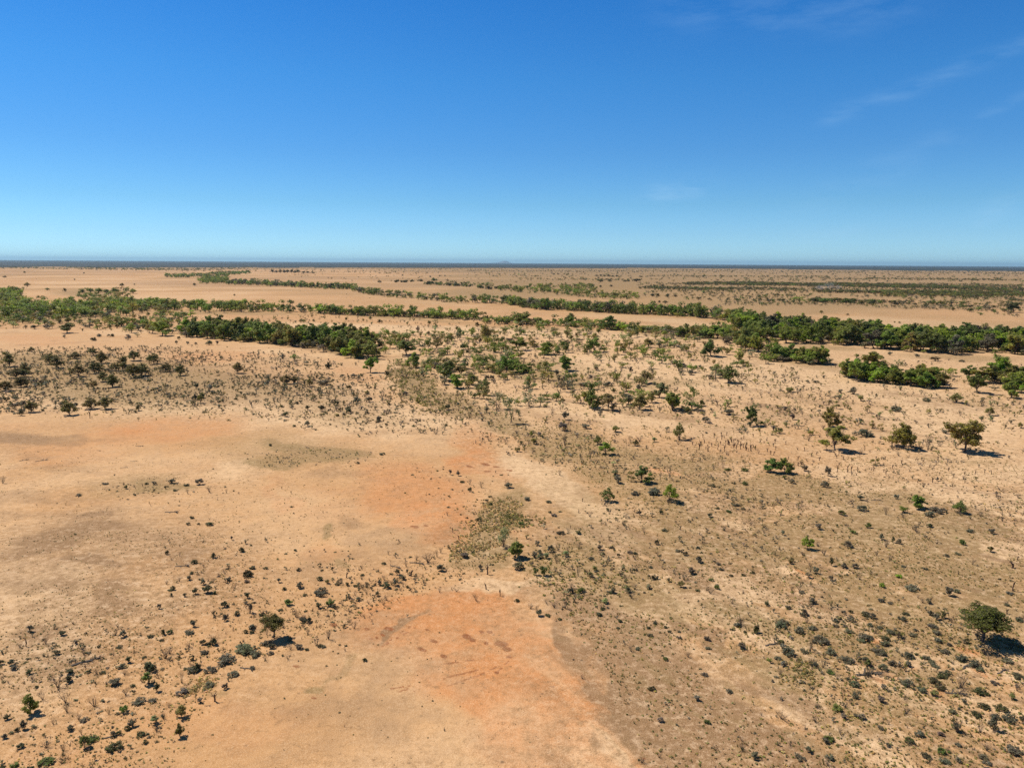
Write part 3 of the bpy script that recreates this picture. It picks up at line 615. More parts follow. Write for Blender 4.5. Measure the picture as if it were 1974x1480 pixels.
# ------------------------------------------------------------------ plants one can point at
# each block: corner and scale of a close view of the photograph; then  kind+tint  x  y(base)  height  width  [| label | short name]
CODE = {'B': 'bushy', 'C': 'sparse', 'U': 'umb', 'S': 'shrub', 'L': 'low', 'D': 'bare', 'T': 'snag', 'P': 'stump', 'G': 'log'}
TC = {'f': 'fresh', 'g': 'green', 'o': 'olive', 'd': 'dark', 'p': 'pale', 'b': 'brown', 'k': 'khaki', 'e': 'grey', 's': 'slate', 'w': 'straw', 'x': 'deep', 'm': 'moss', '-': None}
BLOCKS = [
(0, 480, 3.894, '''
Bd 500 632 76 116 | dense dark round tree alone on bare sand below the left tree belt | the lone dark round tree
S- 485 670 36 36;Lx 830 660 35 64;Lx 705 690 42 60;Ls 745 660 30 50;Se 960 684 56 60
Ub 70 882 116 95;Ub 235 772 40 52;Ub 375 862 80 112;Ub 425 892 92 92;Ub 562 824 52 92;Ub 700 800 60 80;Ub 765 860 100 82;Ub 1008 842 82 90;Ub 920 872 70 80
Ub 1155 865 86 96 | brownish umbrella tree farthest right in the left thicket, beside bare orange sand | the thicket's right-hand umbrella tree
Ub 185 932 86 78;Ub 118 962 72 112;Ub 180 957 62 80;Ub 590 952 100 100;Ub 715 927 95 112;Ub 775 992 76 82
Ub 843 1034 100 104 | brownish round-topped tree with its shadow beside its trunk, middle of the left thicket | the thicket's middle umbrella tree
Ub 870 912 62 82;Ub 925 912 70 80;Ub 1000 965 112 102;Ub 1062 952 100 120;Ub 1245 922 70 92;Ub 1355 950 90 90;Ub 40 1064 82 112;Ub 160 1034 82 100;Uk 320 1012 36 72;Uk 700 1044 62 62
Ub 235 1226 84 88 | small brownish round-topped tree nearest the left edge on the flat's far rim | the small left-edge round tree
Ub 517 1244 116 114 | round brownish tree standing by itself on the far rim of the left flat | the flat-rim round tree
Ub 680 1195 88 114;Ub 790 1197 94 104 | brownish tree, right one of the touching pair on the left flat's far rim | the touching pair of trees
P- 675 1268 68 26;Sb 50 1150 52 74;Ub 1785 932 86 92;So 1505 1162 82 62;Se 1575 1072 62 72;Ss 1600 1100 40 50;Lx 2030 1480 30 40
Ub 915 282 28 36 | tiny dark tree alone far out on the pale plain at left | the lone tree on the pale plain
Ub 1460 277 24 26;Ub 205 284 36 42;Ub 35 216 16 32;Uk 488 322 32 30;Uo 355 312 22 32;Ub 185 182 16 20;Ub 630 186 12 14;Ub 560 234 12 14;Ub 1010 272 14 14;Ub 1760 352 16 18
Bg 910 577 82 130;Bg 700 507 60 72;Bx 800 532 72 52;Bd 950 502 62 82;Bg 1205 507 52 82;Bg 1360 512 52 92;Bf 1432 507 56 82
Bf 1220 648 112 122 | bright green leafy tree before the start of the second tree belt, left | the leafy tree before the second belt
Bg 1170 602 82 82;Bo 1110 592 72 82;Bg 990 612 46 72;Bo 730 602 60 82;Bd 1600 582 72 84;Bd 1790 562 62 92;Bg 1500 622 60 92;Sx 260 602 40 80;Se 360 602 50 90
Cp 100 590 62 60;Bo 560 540 46 66;Bo 240 530 50 60;So 1345 682 40 36;Ss 1325 712 36 30;Se 1410 716 34 34;Sx 1570 722 46 70;Se 1630 722 44 40;Se 1470 722 30 30;Bx 135 530 70 60
''' + ''.join(f'Ug {x} {y} {h} {w}\n' for x, y, h, w in ((620, 330, 30, 40), (680, 325, 34, 50), (740, 330, 40, 56), (800, 335, 34, 60), (860, 330, 40, 50), (640, 368, 34, 50), (590, 360, 24, 36), (1000, 335, 40, 60)))),
(480, 480, 3.894, '''
Bf 912 928 118 102 | bright yellow-green bushy tree at the near end of the second tree belt | the belt-end bright tree
Bf 1345 878 58 62 | small bright green bush-like tree on pale sand right of the second belt's end | the small bright sand tree
Bd 1482 985 155 122 | dark dense tree on a clear trunk, left one of the central dark group | the dark group's trunked tree
Bf 1562 1042 112 112 | bright green bushy tree, lowest one of the central dark group | the group's bright tree
Ub 1590 942 72 102;Uo 1672 1014 92 92
Bd 1772 1094 128 92 | dark oval tree right of the central dark group, trunk showing | the dark oval tree
Bo 1845 932 56 72;Bd 1760 872 92 92;Bd 1832 862 92 72;Bg 1850 772 82 112;Bd 1908 772 82 92;Bg 1706 792 72 92;Bd 1612 804 102 92;Bg 1490 794 72 122;Ub 1410 742 76 86
Bo 1440 692 62 82;Bo 1522 692 72 82;Uo 1776 682 122 82;Co 1700 702 72 62;Cp 1395 622 62 42;Se 1265 622 56 42;Bo 950 682 82 82;Cp 1155 684 92 122;Bd 1182 794 112 152;Cs 1300 784 82 62;Bd 1000 742 72 102
Bd 565 602 56 102
Ub 285 1014 78 92 | small dark round tree on orange sand left of the brown scrub slope | the orange-sand round tree
Ub 345 1008 56 52;Ub 455 1034 72 56;Ls 555 1030 72 132;Se 250 824 46 62;Bd 345 834 52 72;Sx 600 904 62 72;Sb 1035 962 62 62;Se 785 978 46 62
Se 810 1158 72 62;D- 1050 1164 72 62;So 1265 1158 56 42;Sx 1495 1214 62 72;Cp 1860 1204 132 132;So 430 1238 32 36;So 885 1094 40 50;Sb 755 1060 46 60;S- 1180 1100 40 60
Lx 980 254 28 40;Lx 1110 252 36 50;Lx 1165 252 36 80;Lx 1225 248 24 46;Lx 1285 244 24 60;Lx 1360 268 44 80;Lx 1420 270 34 60;Ld 1390 240 36 60;Lx 1490 242 26 30;Lx 1500 276 36 60;Lx 1560 278 30 70;Lx 1740 296 36 66;Lx 1800 304 40 70;Lx 1870 300 36 80;Lx 1660 280 26 26;Lx 1155 202 20 26;Lx 1280 216 16 20;Lx 1432 206 18 18;Lx 1360 212 20 26;Lx 1470 206 18 20;Lx 540 162 16 20;Lx 1635 220 14 16
''' + ''.join(f'Ux {x} {y} {h} {w}\n' for x, y, h, w in ((175, 178, 26, 32), (205, 180, 22, 30), (235, 182, 34, 26), (265, 180, 24, 36), (290, 180, 26, 30), (320, 180, 30, 34), (345, 182, 22, 30), (370, 180, 26, 36), (410, 182, 16, 36), (440, 182, 16, 36), (480, 184, 14, 40)))),
(960, 480, 3.894, '''
Bg 30 562 92 92;Bg 115 532 72 92;Bg 185 562 92 132;Bo 310 567 62 82;Bd 415 572 92 92
Bd 555 574 94 132 | dark leafy tree second from the left in the spaced tree row | the row's dark tree
Bd 825 606 106 114 | tall dark round tree standing highest in the spaced tree row | the row's tall round tree
Bo 940 602 62 100;Bd 1230 622 76 142;Bg 1400 662 102 114;Bg 1640 672 102 150;Bg 1740 668 90 110;Bd 1570 664 84 110
Cp 420 642 62 62;Cp 615 644 62 82;Bg 30 794 96 82;Bf 115 828 62 72;Bg 160 762 92 132
Bg 350 794 98 122 | leafy green tree between two pairs of trees, row left of centre | the leafy middle-row tree
Bd 510 778 112 100;Bo 448 782 82 70
Bg 716 774 112 104;Bf 795 772 62 82;So 650 794 50 72;T- 900 772 132 50;Bd 940 776 46 48;Co 985 744 86 82;Uo 1130 738 74 82;Bg 1228 735 74 80;Bf 1235 788 62 92;Cp 1320 738 72 82;Cp 1395 782 82 62
Bd 1598 804 130 138 | big dark green leaning tree alone on sand near the right belts | the big dark leaning tree
Ss 1720 724 52 102;Bg 150 924 88 164;Bg 515 912 112 120;Bd 555 1014 112 92;Cp 735 908 84 66;Se 690 978 42 58
Uk 1110 1004 102 122 | olive flat-topped tree on a thin trunk in the sandy middle | the sandy-middle flat-topped tree
Ss 1060 1064 62 64
Ud 1728 1006 134 142 | wide dark rounded tree with a black shadow at its right, middle distance | the wide dark rounded tree
Cs 470 1064 170 62;Cp 232 1178 134 150 | pale green many-stemmed tree near the centre of the sand | the pale many-stemmed tree
Cp 318 1178 92 92
Bd 712 1196 152 104 | tall dark green upright tree on sand just right of the image centre | the tall dark upright tree
Co 935 1182 132 92;Uo 1066 1206 124 112;Uo 1150 1154 92 92
Bg 1308 1214 142 112 | dense green tree with low branches right of a pair of olive trees | the dense low-branched tree
Co 1452 1174 132 124;Bf 1720 1184 62 64;Ss 1732 1256 66 132
Bd 1898 1326 152 92 | leaning dark tree of open habit above the field of dead stumps | the leaning stump-field tree
Cp 95 1314 204 124 | tall pale sparse tree with thin bare stems in the sandy middle | the tall pale sparse tree
Co 600 1154 82 74;Ss 505 1290 84 74;Se 765 1248 62 52
Uk 1357 1434 134 86 | slim olive tree on a thin trunk, its shadow thrown right | the slim thin-trunked tree
Se 490 1380 90 110;T- 503 1470 80 40;Uo 750 1474 72 62;So 880 1384 62 92;D- 410 1234 52 52;S- 660 1364 52 92;So 1420 1240 72 70;Ss 1560 1310 60 80;Se 1000 930 60 40;Se 1320 880 50 70;Ls 1390 892 40 110;Lx 1500 896 36 80;Lx 1610 912 44 110;Se 1590 980 50 80;Ss 1450 950 50 80;Se 440 950 60 70;So 300 920 60 90;Ls 830 1030 40 110;Ls 640 1030 50 90;So 870 1080 44 60;So 780 1130 50 60
''' + ''.join(f'Ux {x} {y} {h} {w}\n' for x, y, h, w in ((420, 196, 16, 16), (450, 194, 16, 14), (515, 198, 10, 18), (740, 206, 14, 30), (770, 206, 16, 26), (800, 208, 16, 26), (830, 208, 18, 30), (860, 210, 14, 30), (890, 210, 16, 22), (955, 246, 16, 36), (1040, 246, 26, 60), (980, 246, 16, 26), (1070, 212, 12, 30), (840, 248, 20, 36), (770, 250, 22, 40), (1180, 284, 16, 36), (1235, 280, 16, 40), (850, 284, 18, 30), (770, 290, 20, 24), (1160, 356, 22, 40), (1200, 362, 30, 30), (1270, 362, 28, 26), (1330, 360, 20, 40), (1210, 406, 22, 24), (1255, 410, 26, 40), (1175, 408, 20, 24), (1860, 290, 16, 40), (1690, 320, 14, 14)))),
(1474, 480, 3.894, '''
Bd 132 394 36 46;Bg 262 400 50 112;Bd 455 404 44 82;Bd 612 418 52 66 | dark round far tree in the spaced tree line beyond the right belt | the far line's round tree
Uo 730 418 36 52;Bd 866 414 34 38;Bx 980 424 38 50 | blackish small round far tree just above the long bare sand strip | the strip's black round tree
Bd 1490 450 64 64;Bd 1602 464 50 62
Bx 1862 476 78 96 | biggest dark tree on the far side of the long bare sand strip, right | the strip's biggest dark tree
Bd 1620 498 28 52;Ux 815 418 24 24;Ux 1130 424 20 30;Ux 1215 428 22 36;Ux 1290 424 24 18;Uo 1415 464 30 30;Uo 1540 472 30 40;Uo 425 484 26 30;Ux 1540 440 20 50;Ub 20 392 28 26;Ub 5 362 22 26;Ub 1650 444 24 36;Ux 1400 436 24 20
Uk 1752 662 76 96 | pale olive round tree poking above the right belt near the right edge | the belt-top round tree
Co 1862 664 62 82;Co 1922 664 56 54;Ux 470 516 10 12;Ux 648 546 18 18;Ub 622 498 16 26;Ub 975 556 14 14;Ub 1012 560 16 22
Cp 1000 904 84 82 | pale grey-green feathery tree between two right-hand clumps | the pale feathery tree
Uk 1440 1154 76 108 | small grey-green umbrella tree on bare sand below the right clumps | the grey-green umbrella tree
Uk 1688 1248 68 74 | smallest umbrella-shaped tree, on bare sand near the right edge | the smallest umbrella tree
Ls 985 1222 66 106;Bo 492 1334 154 122 | olive leafy tree directly above a broader dark tree, right of the stumps | the upper of two stacked trees
Ls 735 1414 52 184;So 190 1084 56 94;Se 210 1284 62 62;Se 665 1100 72 92;So 640 1214 30 40;Se 150 1210 40 60;Ss 320 1010 30 44;Se 570 1090 40 60;D- 1175 1090 46 40;Ls 1215 1150 26 90;D- 1200 1100 40 30;Se 1360 1380 40 80;Sx 1280 846 42 96;Se 940 800 40 50;Ss 445 975 30 44;Ls 385 1010 26 70;Ls 1480 852 30 60;Se 1140 815 40 60
Bo 820 890 130 150;Bg 640 966 118 130;Bf 745 962 110 120;Bg 885 982 130 110;So 690 820 40 60
Bg 1000 1010 96 130;Bg 1095 1028 104 130;Bg 1220 1044 124 150;Bo 1195 920 56 96;Bf 1355 946 82 130;Co 1340 990 52 70
Bd 1592 1080 150 132 | broad dark tree with forked trunk and black shadow, near right belt corner | the forked right-belt tree
Bo 1630 1000 120 150;Bd 1530 990 120 110;Bo 1838 1005 140 210;Bg 1852 1118 126 120;Bf 1925 1084 100 110;Bg 1690 950 84 80
Bg 110 825 100 110;Bg 228 832 112 100;Bf 330 850 100 140;Bg 420 862 124 130;Bo 30 770 100 80;Bo 200 820 80 80;Bg 10 858 84 80
'''),
(1474, 840, 3.894, '''
Bo 532 108 196 196 | broad olive tree below a smaller leafy tree, long dark shadow to its right | the lower of two stacked trees
Co 960 88 180 150;Bo 1040 88 190 190 | wide olive many-stemmed tree with a dark shadow, middle of three right-hand trees | the many-stemmed olive tree
Bo 1505 116 255 250 | largest rounded olive tree on pale sand, rightmost of the three big ones | the rightmost big rounded tree
D- 1225 104 132 72 | pale bare dead tree between the two biggest right-hand olive trees | the pale bare dead tree
Bd 55 276 104 112;Bg 150 276 112 112;Ss 300 266 62 72;Ss 475 306 102 72
Bo 832 218 62 70;Ss 450 394 62 84
Bg 1160 546 102 112 | green bush-like tree with straggling lower stems in the right scrub | the straggling scrub tree
Ud 1466 582 94 108 | round-topped green tree with shadow, alone in the right scrub | the round scrub tree
Bf 1036 574 56 86;Ss 735 574 62 100;Ss 720 492 52 82;D- 910 594 82 52;Ls 1236 616 72 92;Ls 1300 592 72 150;Se 985 474 52 52
Bf 318 838 94 86 | bright green oval shrubby tree at the left edge of right scrub | the bright oval shrub tree
Ss 135 744 52 52;Ss 200 364 52 72;Ld 670 734 42 62;Lf 880 1134 52 66 | round bright green bush with a small red shadow, right scrub | the round bright bush
Lf 1010 1064 46 66;Lx 205 932 50 36;Se 400 704 62 62;Ss 880 784 62 62;D- 910 834 72 62;Sx 960 804 64 42;Ss 1008 814 52 52;Sd 775 694 52 62;D- 715 1064 60 62;Sx 500 964 92 52;Ss 495 1074 54 52;Ss 385 1024 72 62;D- 345 1004 50 40
Ss 600 984 52 72;Ss 685 988 54 72;P- 1235 794 40 26;Sb 1695 884 58 62;Ld 1485 832 52 64;P- 1855 994 56 70;P- 1862 1160 94 42;Ss 1385 1204 100 82;Ls 1110 1164 62 134;Ls 280 1174 42 62;Ss 360 1252 64 82;Ss 300 1344 62 72;Ls 130 1424 64 124;Ls 365 1454 42 72;Ls 875 1242 46 66
Ls 760 1344 52 76;P- 1820 1328 42 32;Ls 1912 1388 42 62;Ls 1840 1192 36 72;G- 840 484 20 76;So 580 604 52 82;Ss 625 834 62 100;Ss 1700 744 52 64;Ls 1440 1174 40 70;Ls 1540 736 30 80;Ls 1360 916 32 60;Ls 1450 902 32 60;Ls 1205 1006 32 50;Ls 1040 986 26 50;Sx 1240 700 40 70;P- 1150 346 40 26;P- 820 262 36 24;P- 910 282 40 30;Se 1295 336 40 40;Sd 150 330 40 60;P- 1900 938 40 30;Sd 1480 810 30 50
''' + ''.join(f'P- {x} {y} {h} 26\n' for x, y, h in ((20, 120, 36), (45, 140, 44), (70, 145, 40), (300, 110, 36), (250, 180, 40), (410, 180, 36), (350, 150, 40), (545, 270, 60), (620, 270, 70), (650, 270, 60), (700, 270, 50), (960, 240, 36), (1300, 180, 36), (1270, 240, 36), (1380, 260, 36), (1190, 200, 30), (1410, 380, 30), (1650, 280, 36), (1700, 290, 40), (1500, 290, 30), (1580, 290, 36)))),
(0, 840, 3.894, '''
D- 20 358 66 62 | small bare dead shrub at the left edge of the sandy flat | the left-edge dead shrub
Lx 945 402 46 36;Ls 790 374 24 62;Ss 1500 372 66 92;Ss 1290 360 46 92;Lx 1440 624 32 44;Lx 1412 674 36 42;Lx 1490 670 26 32;Lx 1572 680 46 76 | dark bush with a tail of shadow, right one of four on the flat | the flat's four dark bushes
Se 1740 788 42 32;Lx 1812 874 52 56;Lx 1255 904 52 36;Lx 1460 968 50 58;G- 1370 984 40 104;Lx 1440 1040 28 36;Ss 1420 1090 52 52;Ss 1530 1124 56 52;D- 1600 1104 42 46;Lx 1858 1066 82 92;Ss 1720 1094 42 62
Lx 1300 1166 48 46;Sx 1285 1216 36 36;Sx 1388 1218 38 52;Sx 1468 1200 72 62;Sx 1560 1196 92 104;Lx 1612 1196 42 44;Ss 1195 1310 54 46;Lx 1445 1418 36 36;Ss 1880 1334 92 44;G- 1290 578 40 104 | short fallen branch lying by itself on the left flat | the flat's fallen branch
Lx 1100 366 24 40;Lx 1160 410 26 30;Ss 1160 366 36 50;Sx 1240 400 36 26;Lx 1315 416 26 44;Lx 1400 376 26 60;D- 1410 436 44 36;D- 1575 424 60 60;Lx 1690 388 20 30;D- 1700 430 36 30;Lx 1755 418 18 26;Lx 1600 246 16 26;Lx 1010 452 26 30;Lx 565 760 26 28;P- 1120 516 24 20;P- 1350 842 26 16;P- 1275 826 26 14;D- 1350 912 40 22;D- 1530 988 30 30;D- 1345 1095 40 40;D- 1250 1118 34 40;Lx 1330 1110 28 26;Lx 1275 1174 26 50;Ls 1900 1000 40 50;Ls 1855 1106 40 56;P- 1650 920 30 24;Lx 430 518 14 18;Lx 860 300 18 20;Ls 590 464 16 60;G- 310 188 20 80;G- 180 184 16 60;G- 1045 70 14 60;G- 740 106 12 40;G- 930 234 14 50;G- 1000 184 14 50;Lx 1690 1380 50 52;D- 1710 1360 30 36
'''),
(480, 840, 3.894, '''
Lx 1657 420 52 44;D- 1657 364 52 42 | bare dead shrub beside a dark bush at the edge of the orange ground | the orange-edge dead shrub
D- 1745 386 56 54;Ss 1510 300 52 44;Ss 1570 304 52 42;T- 1065 1026 112 46;P- 732 1056 50 42;D- 1345 936 82 124;D- 1412 900 66 34;Ss 1158 1070 54 62;Sx 1025 1140 64 94;Ss 965 1194 54 42;D- 1012 1258 90 44;Ss 1100 1116 84 62;P- 1215 1036 52 56;Ls 545 1200 90 146 | long low slate-coloured shrub with a dark shadow, left-centre foreground | the long slate shrub
Ss 225 1106 46 52;Lx 265 1160 38 42;Ss 385 1146 64 84;Sd 612 1276 80 94;Sx 520 1290 52 62;Lx 375 1014 34 48;Lx 530 1084 44 64;Sb 590 1106 46 50;Sd 300 1276 64 94;Ss 820 1230 46 54;Ss 755 1230 54 34;P- 1530 724 44 30;P- 1577 776 46 36;Lx 1722 646 42 62
D- 1705 1230 64 64 | bare dark dead shrub standing alone on the orange rise | the lone orange-rise shrub
P- 1780 1146 56 42;P- 1885 1190 56 26;P- 1788 1034 90 50;Ss 1440 1016 74 84;Ss 1620 914 54 94;Ss 1740 1000 50 50
Cp 1912 818 136 96 | grey-green small tree just right of the grassy tuft strip | the grey-green tuft-strip tree
Ls 1000 150 30 60;Ls 815 216 24 40;P- 1125 800 30 26;D- 1045 886 40 26;Lx 1100 884 20 26;Lx 780 924 20 34;Lx 320 538 18 40;Lx 335 586 20 20;P- 315 430 26 18;P- 245 394 24 20;Lx 1500 544 20 40;D- 1490 600 40 30;Lx 1590 600 20 36;Lx 1635 624 20 36;Lx 1670 644 20 30;Lx 1685 674 18 30;Lx 1700 694 18 26;Lx 1725 664 18 30;Lx 1415 272 20 30;Lx 1170 436 14 26;Ls 1225 304 18 40;Lx 1525 408 16 36;Lx 1600 354 20 50;Lx 1810 464 22 40;Lx 1785 494 24 40;Lx 1815 526 30 44;Lx 1690 530 16 24;Lx 1760 510 16 26;D- 1940 380 50 60;Lx 1890 296 20 40;Lx 215 926 22 30;Lx 125 1000 30 50;Lx 20 1000 36 50;Lx 15 1044 26 50;Lx 350 860 26 40;Lx 660 1116 30 46;Lx 740 1120 44 44;Lx 795 1124 28 40;Lx 1190 1130 26 36;Lx 420 1200 28 46;D- 1440 870 60 44;Lx 1010 960 24 50;Lx 850 1044 24 40;Lx 960 1014 20 36;D- 350 1350 70 50;D- 405 1390 70 70;D- 700 1260 60 50;G- 1260 946 36 110;G- 1100 974 30 100
'''),
(960, 840, 3.894, '''
Bf 810 148 96 108 | bright green round tree with a red-black shadow at the olive slope | the bright round slope tree
Ud 822 480 102 110 | dark green round-crowned tree, lower left of a bright trunked tree | the dark round slope tree
Uf 1296 488 134 134 | bright green tree on a clear reddish trunk casting a dark shadow | the reddish-trunked bright tree
P- 635 484 36 22 | short reddish stump standing alone on pale sand left of the slope trees | the lone reddish stump
T- 960 176 154 32 | thin bare dead trunk standing right of the bright round slope tree | the thin dead trunk
D- 690 182 84 44;D- 503 84 104 54;T- 1215 350 182 60;Bd 1080 344 122 112 | dense dark green thicket-like tree among low scrub on the olive slope | the slope's dense thicket tree
Bd 1132 356 92 92;Bo 1000 336 84 62;Se 905 356 82 92;Sp 880 300 60 80;Ls 1165 446 44 166;Ls 1035 444 44 92;Ls 215 486 52 62;D- 465 296 54 44;Ss 75 396 54 84;P- 1370 690 40 26;Sx 1225 580 42 36;Ss 1065 590 54 42;Sx 1195 806 52 54;D- 1200 886 44 42;Sx 905 906 42 36;Ss 1505 946 64 82;Ls 1655 964 36 44
Ld 1645 1150 54 54 | compact round dark green bush alone on the right-centre slope | the compact slope bush
Ld 1600 1086 36 52;Ld 625 1172 62 74;Ls 850 1180 42 52;D- 600 1046 84 54;Sd 345 1056 104 84;Sd 285 1050 80 60;Sp 140 1010 84 124;D- 965 1086 64 62;Sx 1280 1094 44 36;Lx 1160 1076 46 62;Ss 1450 1036 72 84;D- 503 1286 74 64;D- 245 1286 46 62;D- 292 1306 64 44;Lx 375 1350 34 62;Lx 140 1242 34 54;Lx 760 1350 44 62;Lx 1500 1168 28 52;D- 1822 1406 74 84;Ls 1800 1436 44 62;P- 15 1196 58 26;Sx 1942 1476 84 52
Bg 127 908 124 104 | dark green leafy tree beside a smaller grey-green tree at the tuft strip | the tuft strip's dark tree
Cp 40 826 132 100;Ss 310 890 46 60;Lx 450 896 18 30;Lx 520 914 26 50;Ls 855 838 26 50;Ls 990 876 32 60;Lx 1030 880 26 50;Lx 795 886 22 40;Ls 1500 834 30 46;Ls 1350 860 34 56;Sx 1410 890 44 60;Ls 1145 986 30 46;Lx 1030 1004 30 50;Lx 900 690 14 24;Ls 700 930 40 60;Ls 1680 1004 34 50;D- 1630 1010 40 40;Lx 1360 1034 24 34;Lx 1750 1050 26 46;Lx 1840 1044 26 46;Lx 1910 1026 30 46;Sx 600 740 40 70;Ls 470 740 44 80;D- 450 860 70 40;D- 525 866 50 30;Ls 1250 706 30 60;Ls 1615 390 36 50;Ld 1855 374 40 60;Ld 1850 274 40 70;Ld 1725 270 30 60;D- 1690 250 66 30;Ls 1800 550 10 40;Ld 1735 570 24 60;Lx 1840 550 20 46;Ls 1790 526 16 70;Lx 1650 544 16 46;Sx 1590 600 40 50;Lx 1605 434 16 34;Ls 1160 490 14 40;Sx 825 560 40 40;Lx 795 580 16 36;Lx 390 574 30 36;Lx 470 566 20 40;Se 420 600 30 60;Lx 350 660 18 26;Ld 175 666 40 60;Lx 305 660 14 20;P- 545 690 30 18;Lx 685 666 16 22;Ls 380 500 20 60;G- 1440 30 16 110;D- 1360 40 44 50;D- 60 64 40 60;D- 1065 50 44 80;Ss 750 70 80 50;Lx 920 1400 28 40;Lx 905 1450 20 34;Lx 1130 1454 30 40;Lx 1180 1420 26 36;Lx 1255 1446 26 40;Lx 915 1206 20 30
''' + ''.join(f'P- {x} {y} {h} 26\n' for x, y, h in ((1510, 104, 60), (1605, 80, 36), (1650, 104, 50), (1700, 120, 60), (1735, 70, 44), (1765, 90, 40), (1790, 100, 50), (1820, 100, 44), (1860, 110, 60), (1895, 110, 60), (1575, 120, 40), (1420, 110, 26), (1930, 100, 40), (1800, 60, 50), (1840, 90, 44)))),
(0, 1160, 3.948, '''
D- 445 660 124 128 | large spreading dead shrub with radiating bare stems, left foreground | the radiating dead shrub
Bg 232 850 142 108 | green shrubby small tree leaning over dark bushes, far lower left | the green corner shrub tree
Ld 945 856 92 88 | dense round dark green bush on speckled ground, lower left | the dense round bush
Uk 1380 884 88 84 | small olive round-crowned tree with its shadow, edge of the smooth orange pan | the pan-edge round tree
Sb 1368 1054 134 100 | brown dead-looking small tree on the left rim of the smooth orange pan | the brown dead pan tree
P- 1635 766 76 62 | brown bare forked stump on the upper rim of the smooth orange pan | the brown forked stump
Le 1385 728 78 116 | grey rounded twiggy bush beside straw grass on the pan's upper rim | the grey pan-rim bush
Ss 1525 786 56 74;Sp 1180 945 84 84;Lx 970 990 52 62;Lx 1075 1042 56 84;Sd 645 1130 124 96;Ld 705 1084 62 120;Lx 870 1160 96 156;D- 350 1106 66 100;Ss 185 976 94 74;Lx 130 990 44 54
Ss 870 650 70 116;D- 880 640 50 100;Sd 1125 645 124 110;Sx 1195 696 88 62;Lx 1150 546 104 124;D- 1260 434 88 114;Sx 1240 270 56 52;Lx 1295 260 52 64;Ls 1440 262 46 92 | dark low mound-like bush right of a close pair of bushes, left foreground | the mound-like low bush
Ls 1720 490 84 184;Ls 1840 392 56 154;Ls 1555 406 42 82;Lx 1590 336 42 62;Ls 1770 582 48 112;Ls 1470 552 46 130;Ls 1600 548 52 124;G- 655 470 50 190;P- 1840 346 66 36;D- 1900 86 76 54;Ss 1710 156 62 54
D- 500 765 94 104;D- 510 836 64 62;D- 720 796 84 104;D- 325 746 90 62;Sx 535 566 54 84;Ss 30 1046 54 64;Ld 105 1262 62 84;D- 470 1230 60 90;Ld 350 1262 66 156;D- 830 856 44 52;D- 600 896 54 62;Ls 645 920 28 84;Sb 1110 1096 44 52;Lx 910 370 28 62;Lx 755 364 32 40;P- 200 346 64 32;Ls 1060 792 54 124;Ls 1160 776 44 84
Lx 1460 176 36 36;D- 1480 516 60 60;D- 1385 620 110 50;D- 1440 350 50 60;D- 1640 310 56 70;Lx 1870 240 40 50;Ss 1910 210 50 70;D- 1930 230 60 50;Ls 1890 404 50 170;Lx 1145 290 34 60;Lx 1070 276 20 30;Lx 1230 314 28 50;G- 1880 510 36 120;G- 1580 800 20 50;D- 1290 400 70 90;Lx 275 670 30 44;Lx 1100 440 26 44;Lx 1010 656 36 50;D- 950 560 44 80;Sx 670 556 36 50;D- 740 560 60 60;Lx 780 560 30 60;D- 620 1010 60 40;G- 860 1034 40 120;Lx 905 1024 50 60;Ss 930 520 40 90;Ls 1590 660 36 100;Lx 1230 1044 20 24
'''),
(480, 1160, 3.948, '''
Um 190 268 170 180 | round dark olive-brown tree with a black shadow, left foreground among low scrub | the round foreground tree
D- 135 246 66 34;D- 605 276 88 64;D- 800 194 72 62;D- 365 110 66 62;Ls 415 144 44 84;D- 512 326 76 74;Lx 540 346 40 60;Ss 380 366 54 84;Lx 440 370 32 42;Ls 565 350 32 52;Lx 880 454 36 52 | tiny black bush alone on bare sand above the orange pan | the tiny black bush
Ls 50 426 56 124;Ls 160 406 40 70;Lx 690 328 22 32;Lx 735 338 22 32;Lx 640 378 16 22;Lx 675 394 16 26;Lx 590 494 18 30;Lx 670 482 14 20;Ls 130 340 34 110;Ls 30 520 40 60;D- 920 116 30 20;Lx 650 216 18 36;Lx 770 200 14 22;Lx 695 208 12 22;Lx 240 70 30 50;Lx 430 70 20 40;D- 540 176 20 30;Lx 25 210 36 60;Lx 90 276 20 26;Lx 20 240 30 50;D- 10 90 90 30;Lx 100 110 40 60
'''),
(960, 1160, 3.948, '''
Lx 1170 678 50 74 | small dark round bush alone on speckled open ground, bottom centre | the bottom-centre bush
Ld 1595 930 50 68;Ls 1158 272 44 56;Ls 1592 298 56 64;Ss 1855 362 64 84;Ls 1570 568 44 64;Ls 1760 698 50 64;Ls 1376 286 34 52;Ld 1275 450 44 54;Ls 1062 370 28 62;D- 1842 178 76 92;Ls 1820 190 44 72;Lx 1962 240 76 54;Lx 930 156 34 44;D- 1445 416 46 54;Ls 1195 170 30 44;Lx 912 206 26 36;Lx 1150 210 28 36;Lx 1275 204 20 30;Lx 1305 240 34 44;Ls 1380 236 20 40;Lx 1250 416 22 32;Ls 1600 364 30 60;Lx 1070 1200 18 30;Lx 470 130 22 46;Lx 800 60 30 50;Ls 770 104 36 56;Lx 1780 216 24 44;Lx 1880 234 28 40;D- 640 580 40 50;Lx 1370 940 16 24;Lx 1490 366 16 30;Ls 1300 800 10 30
'''),
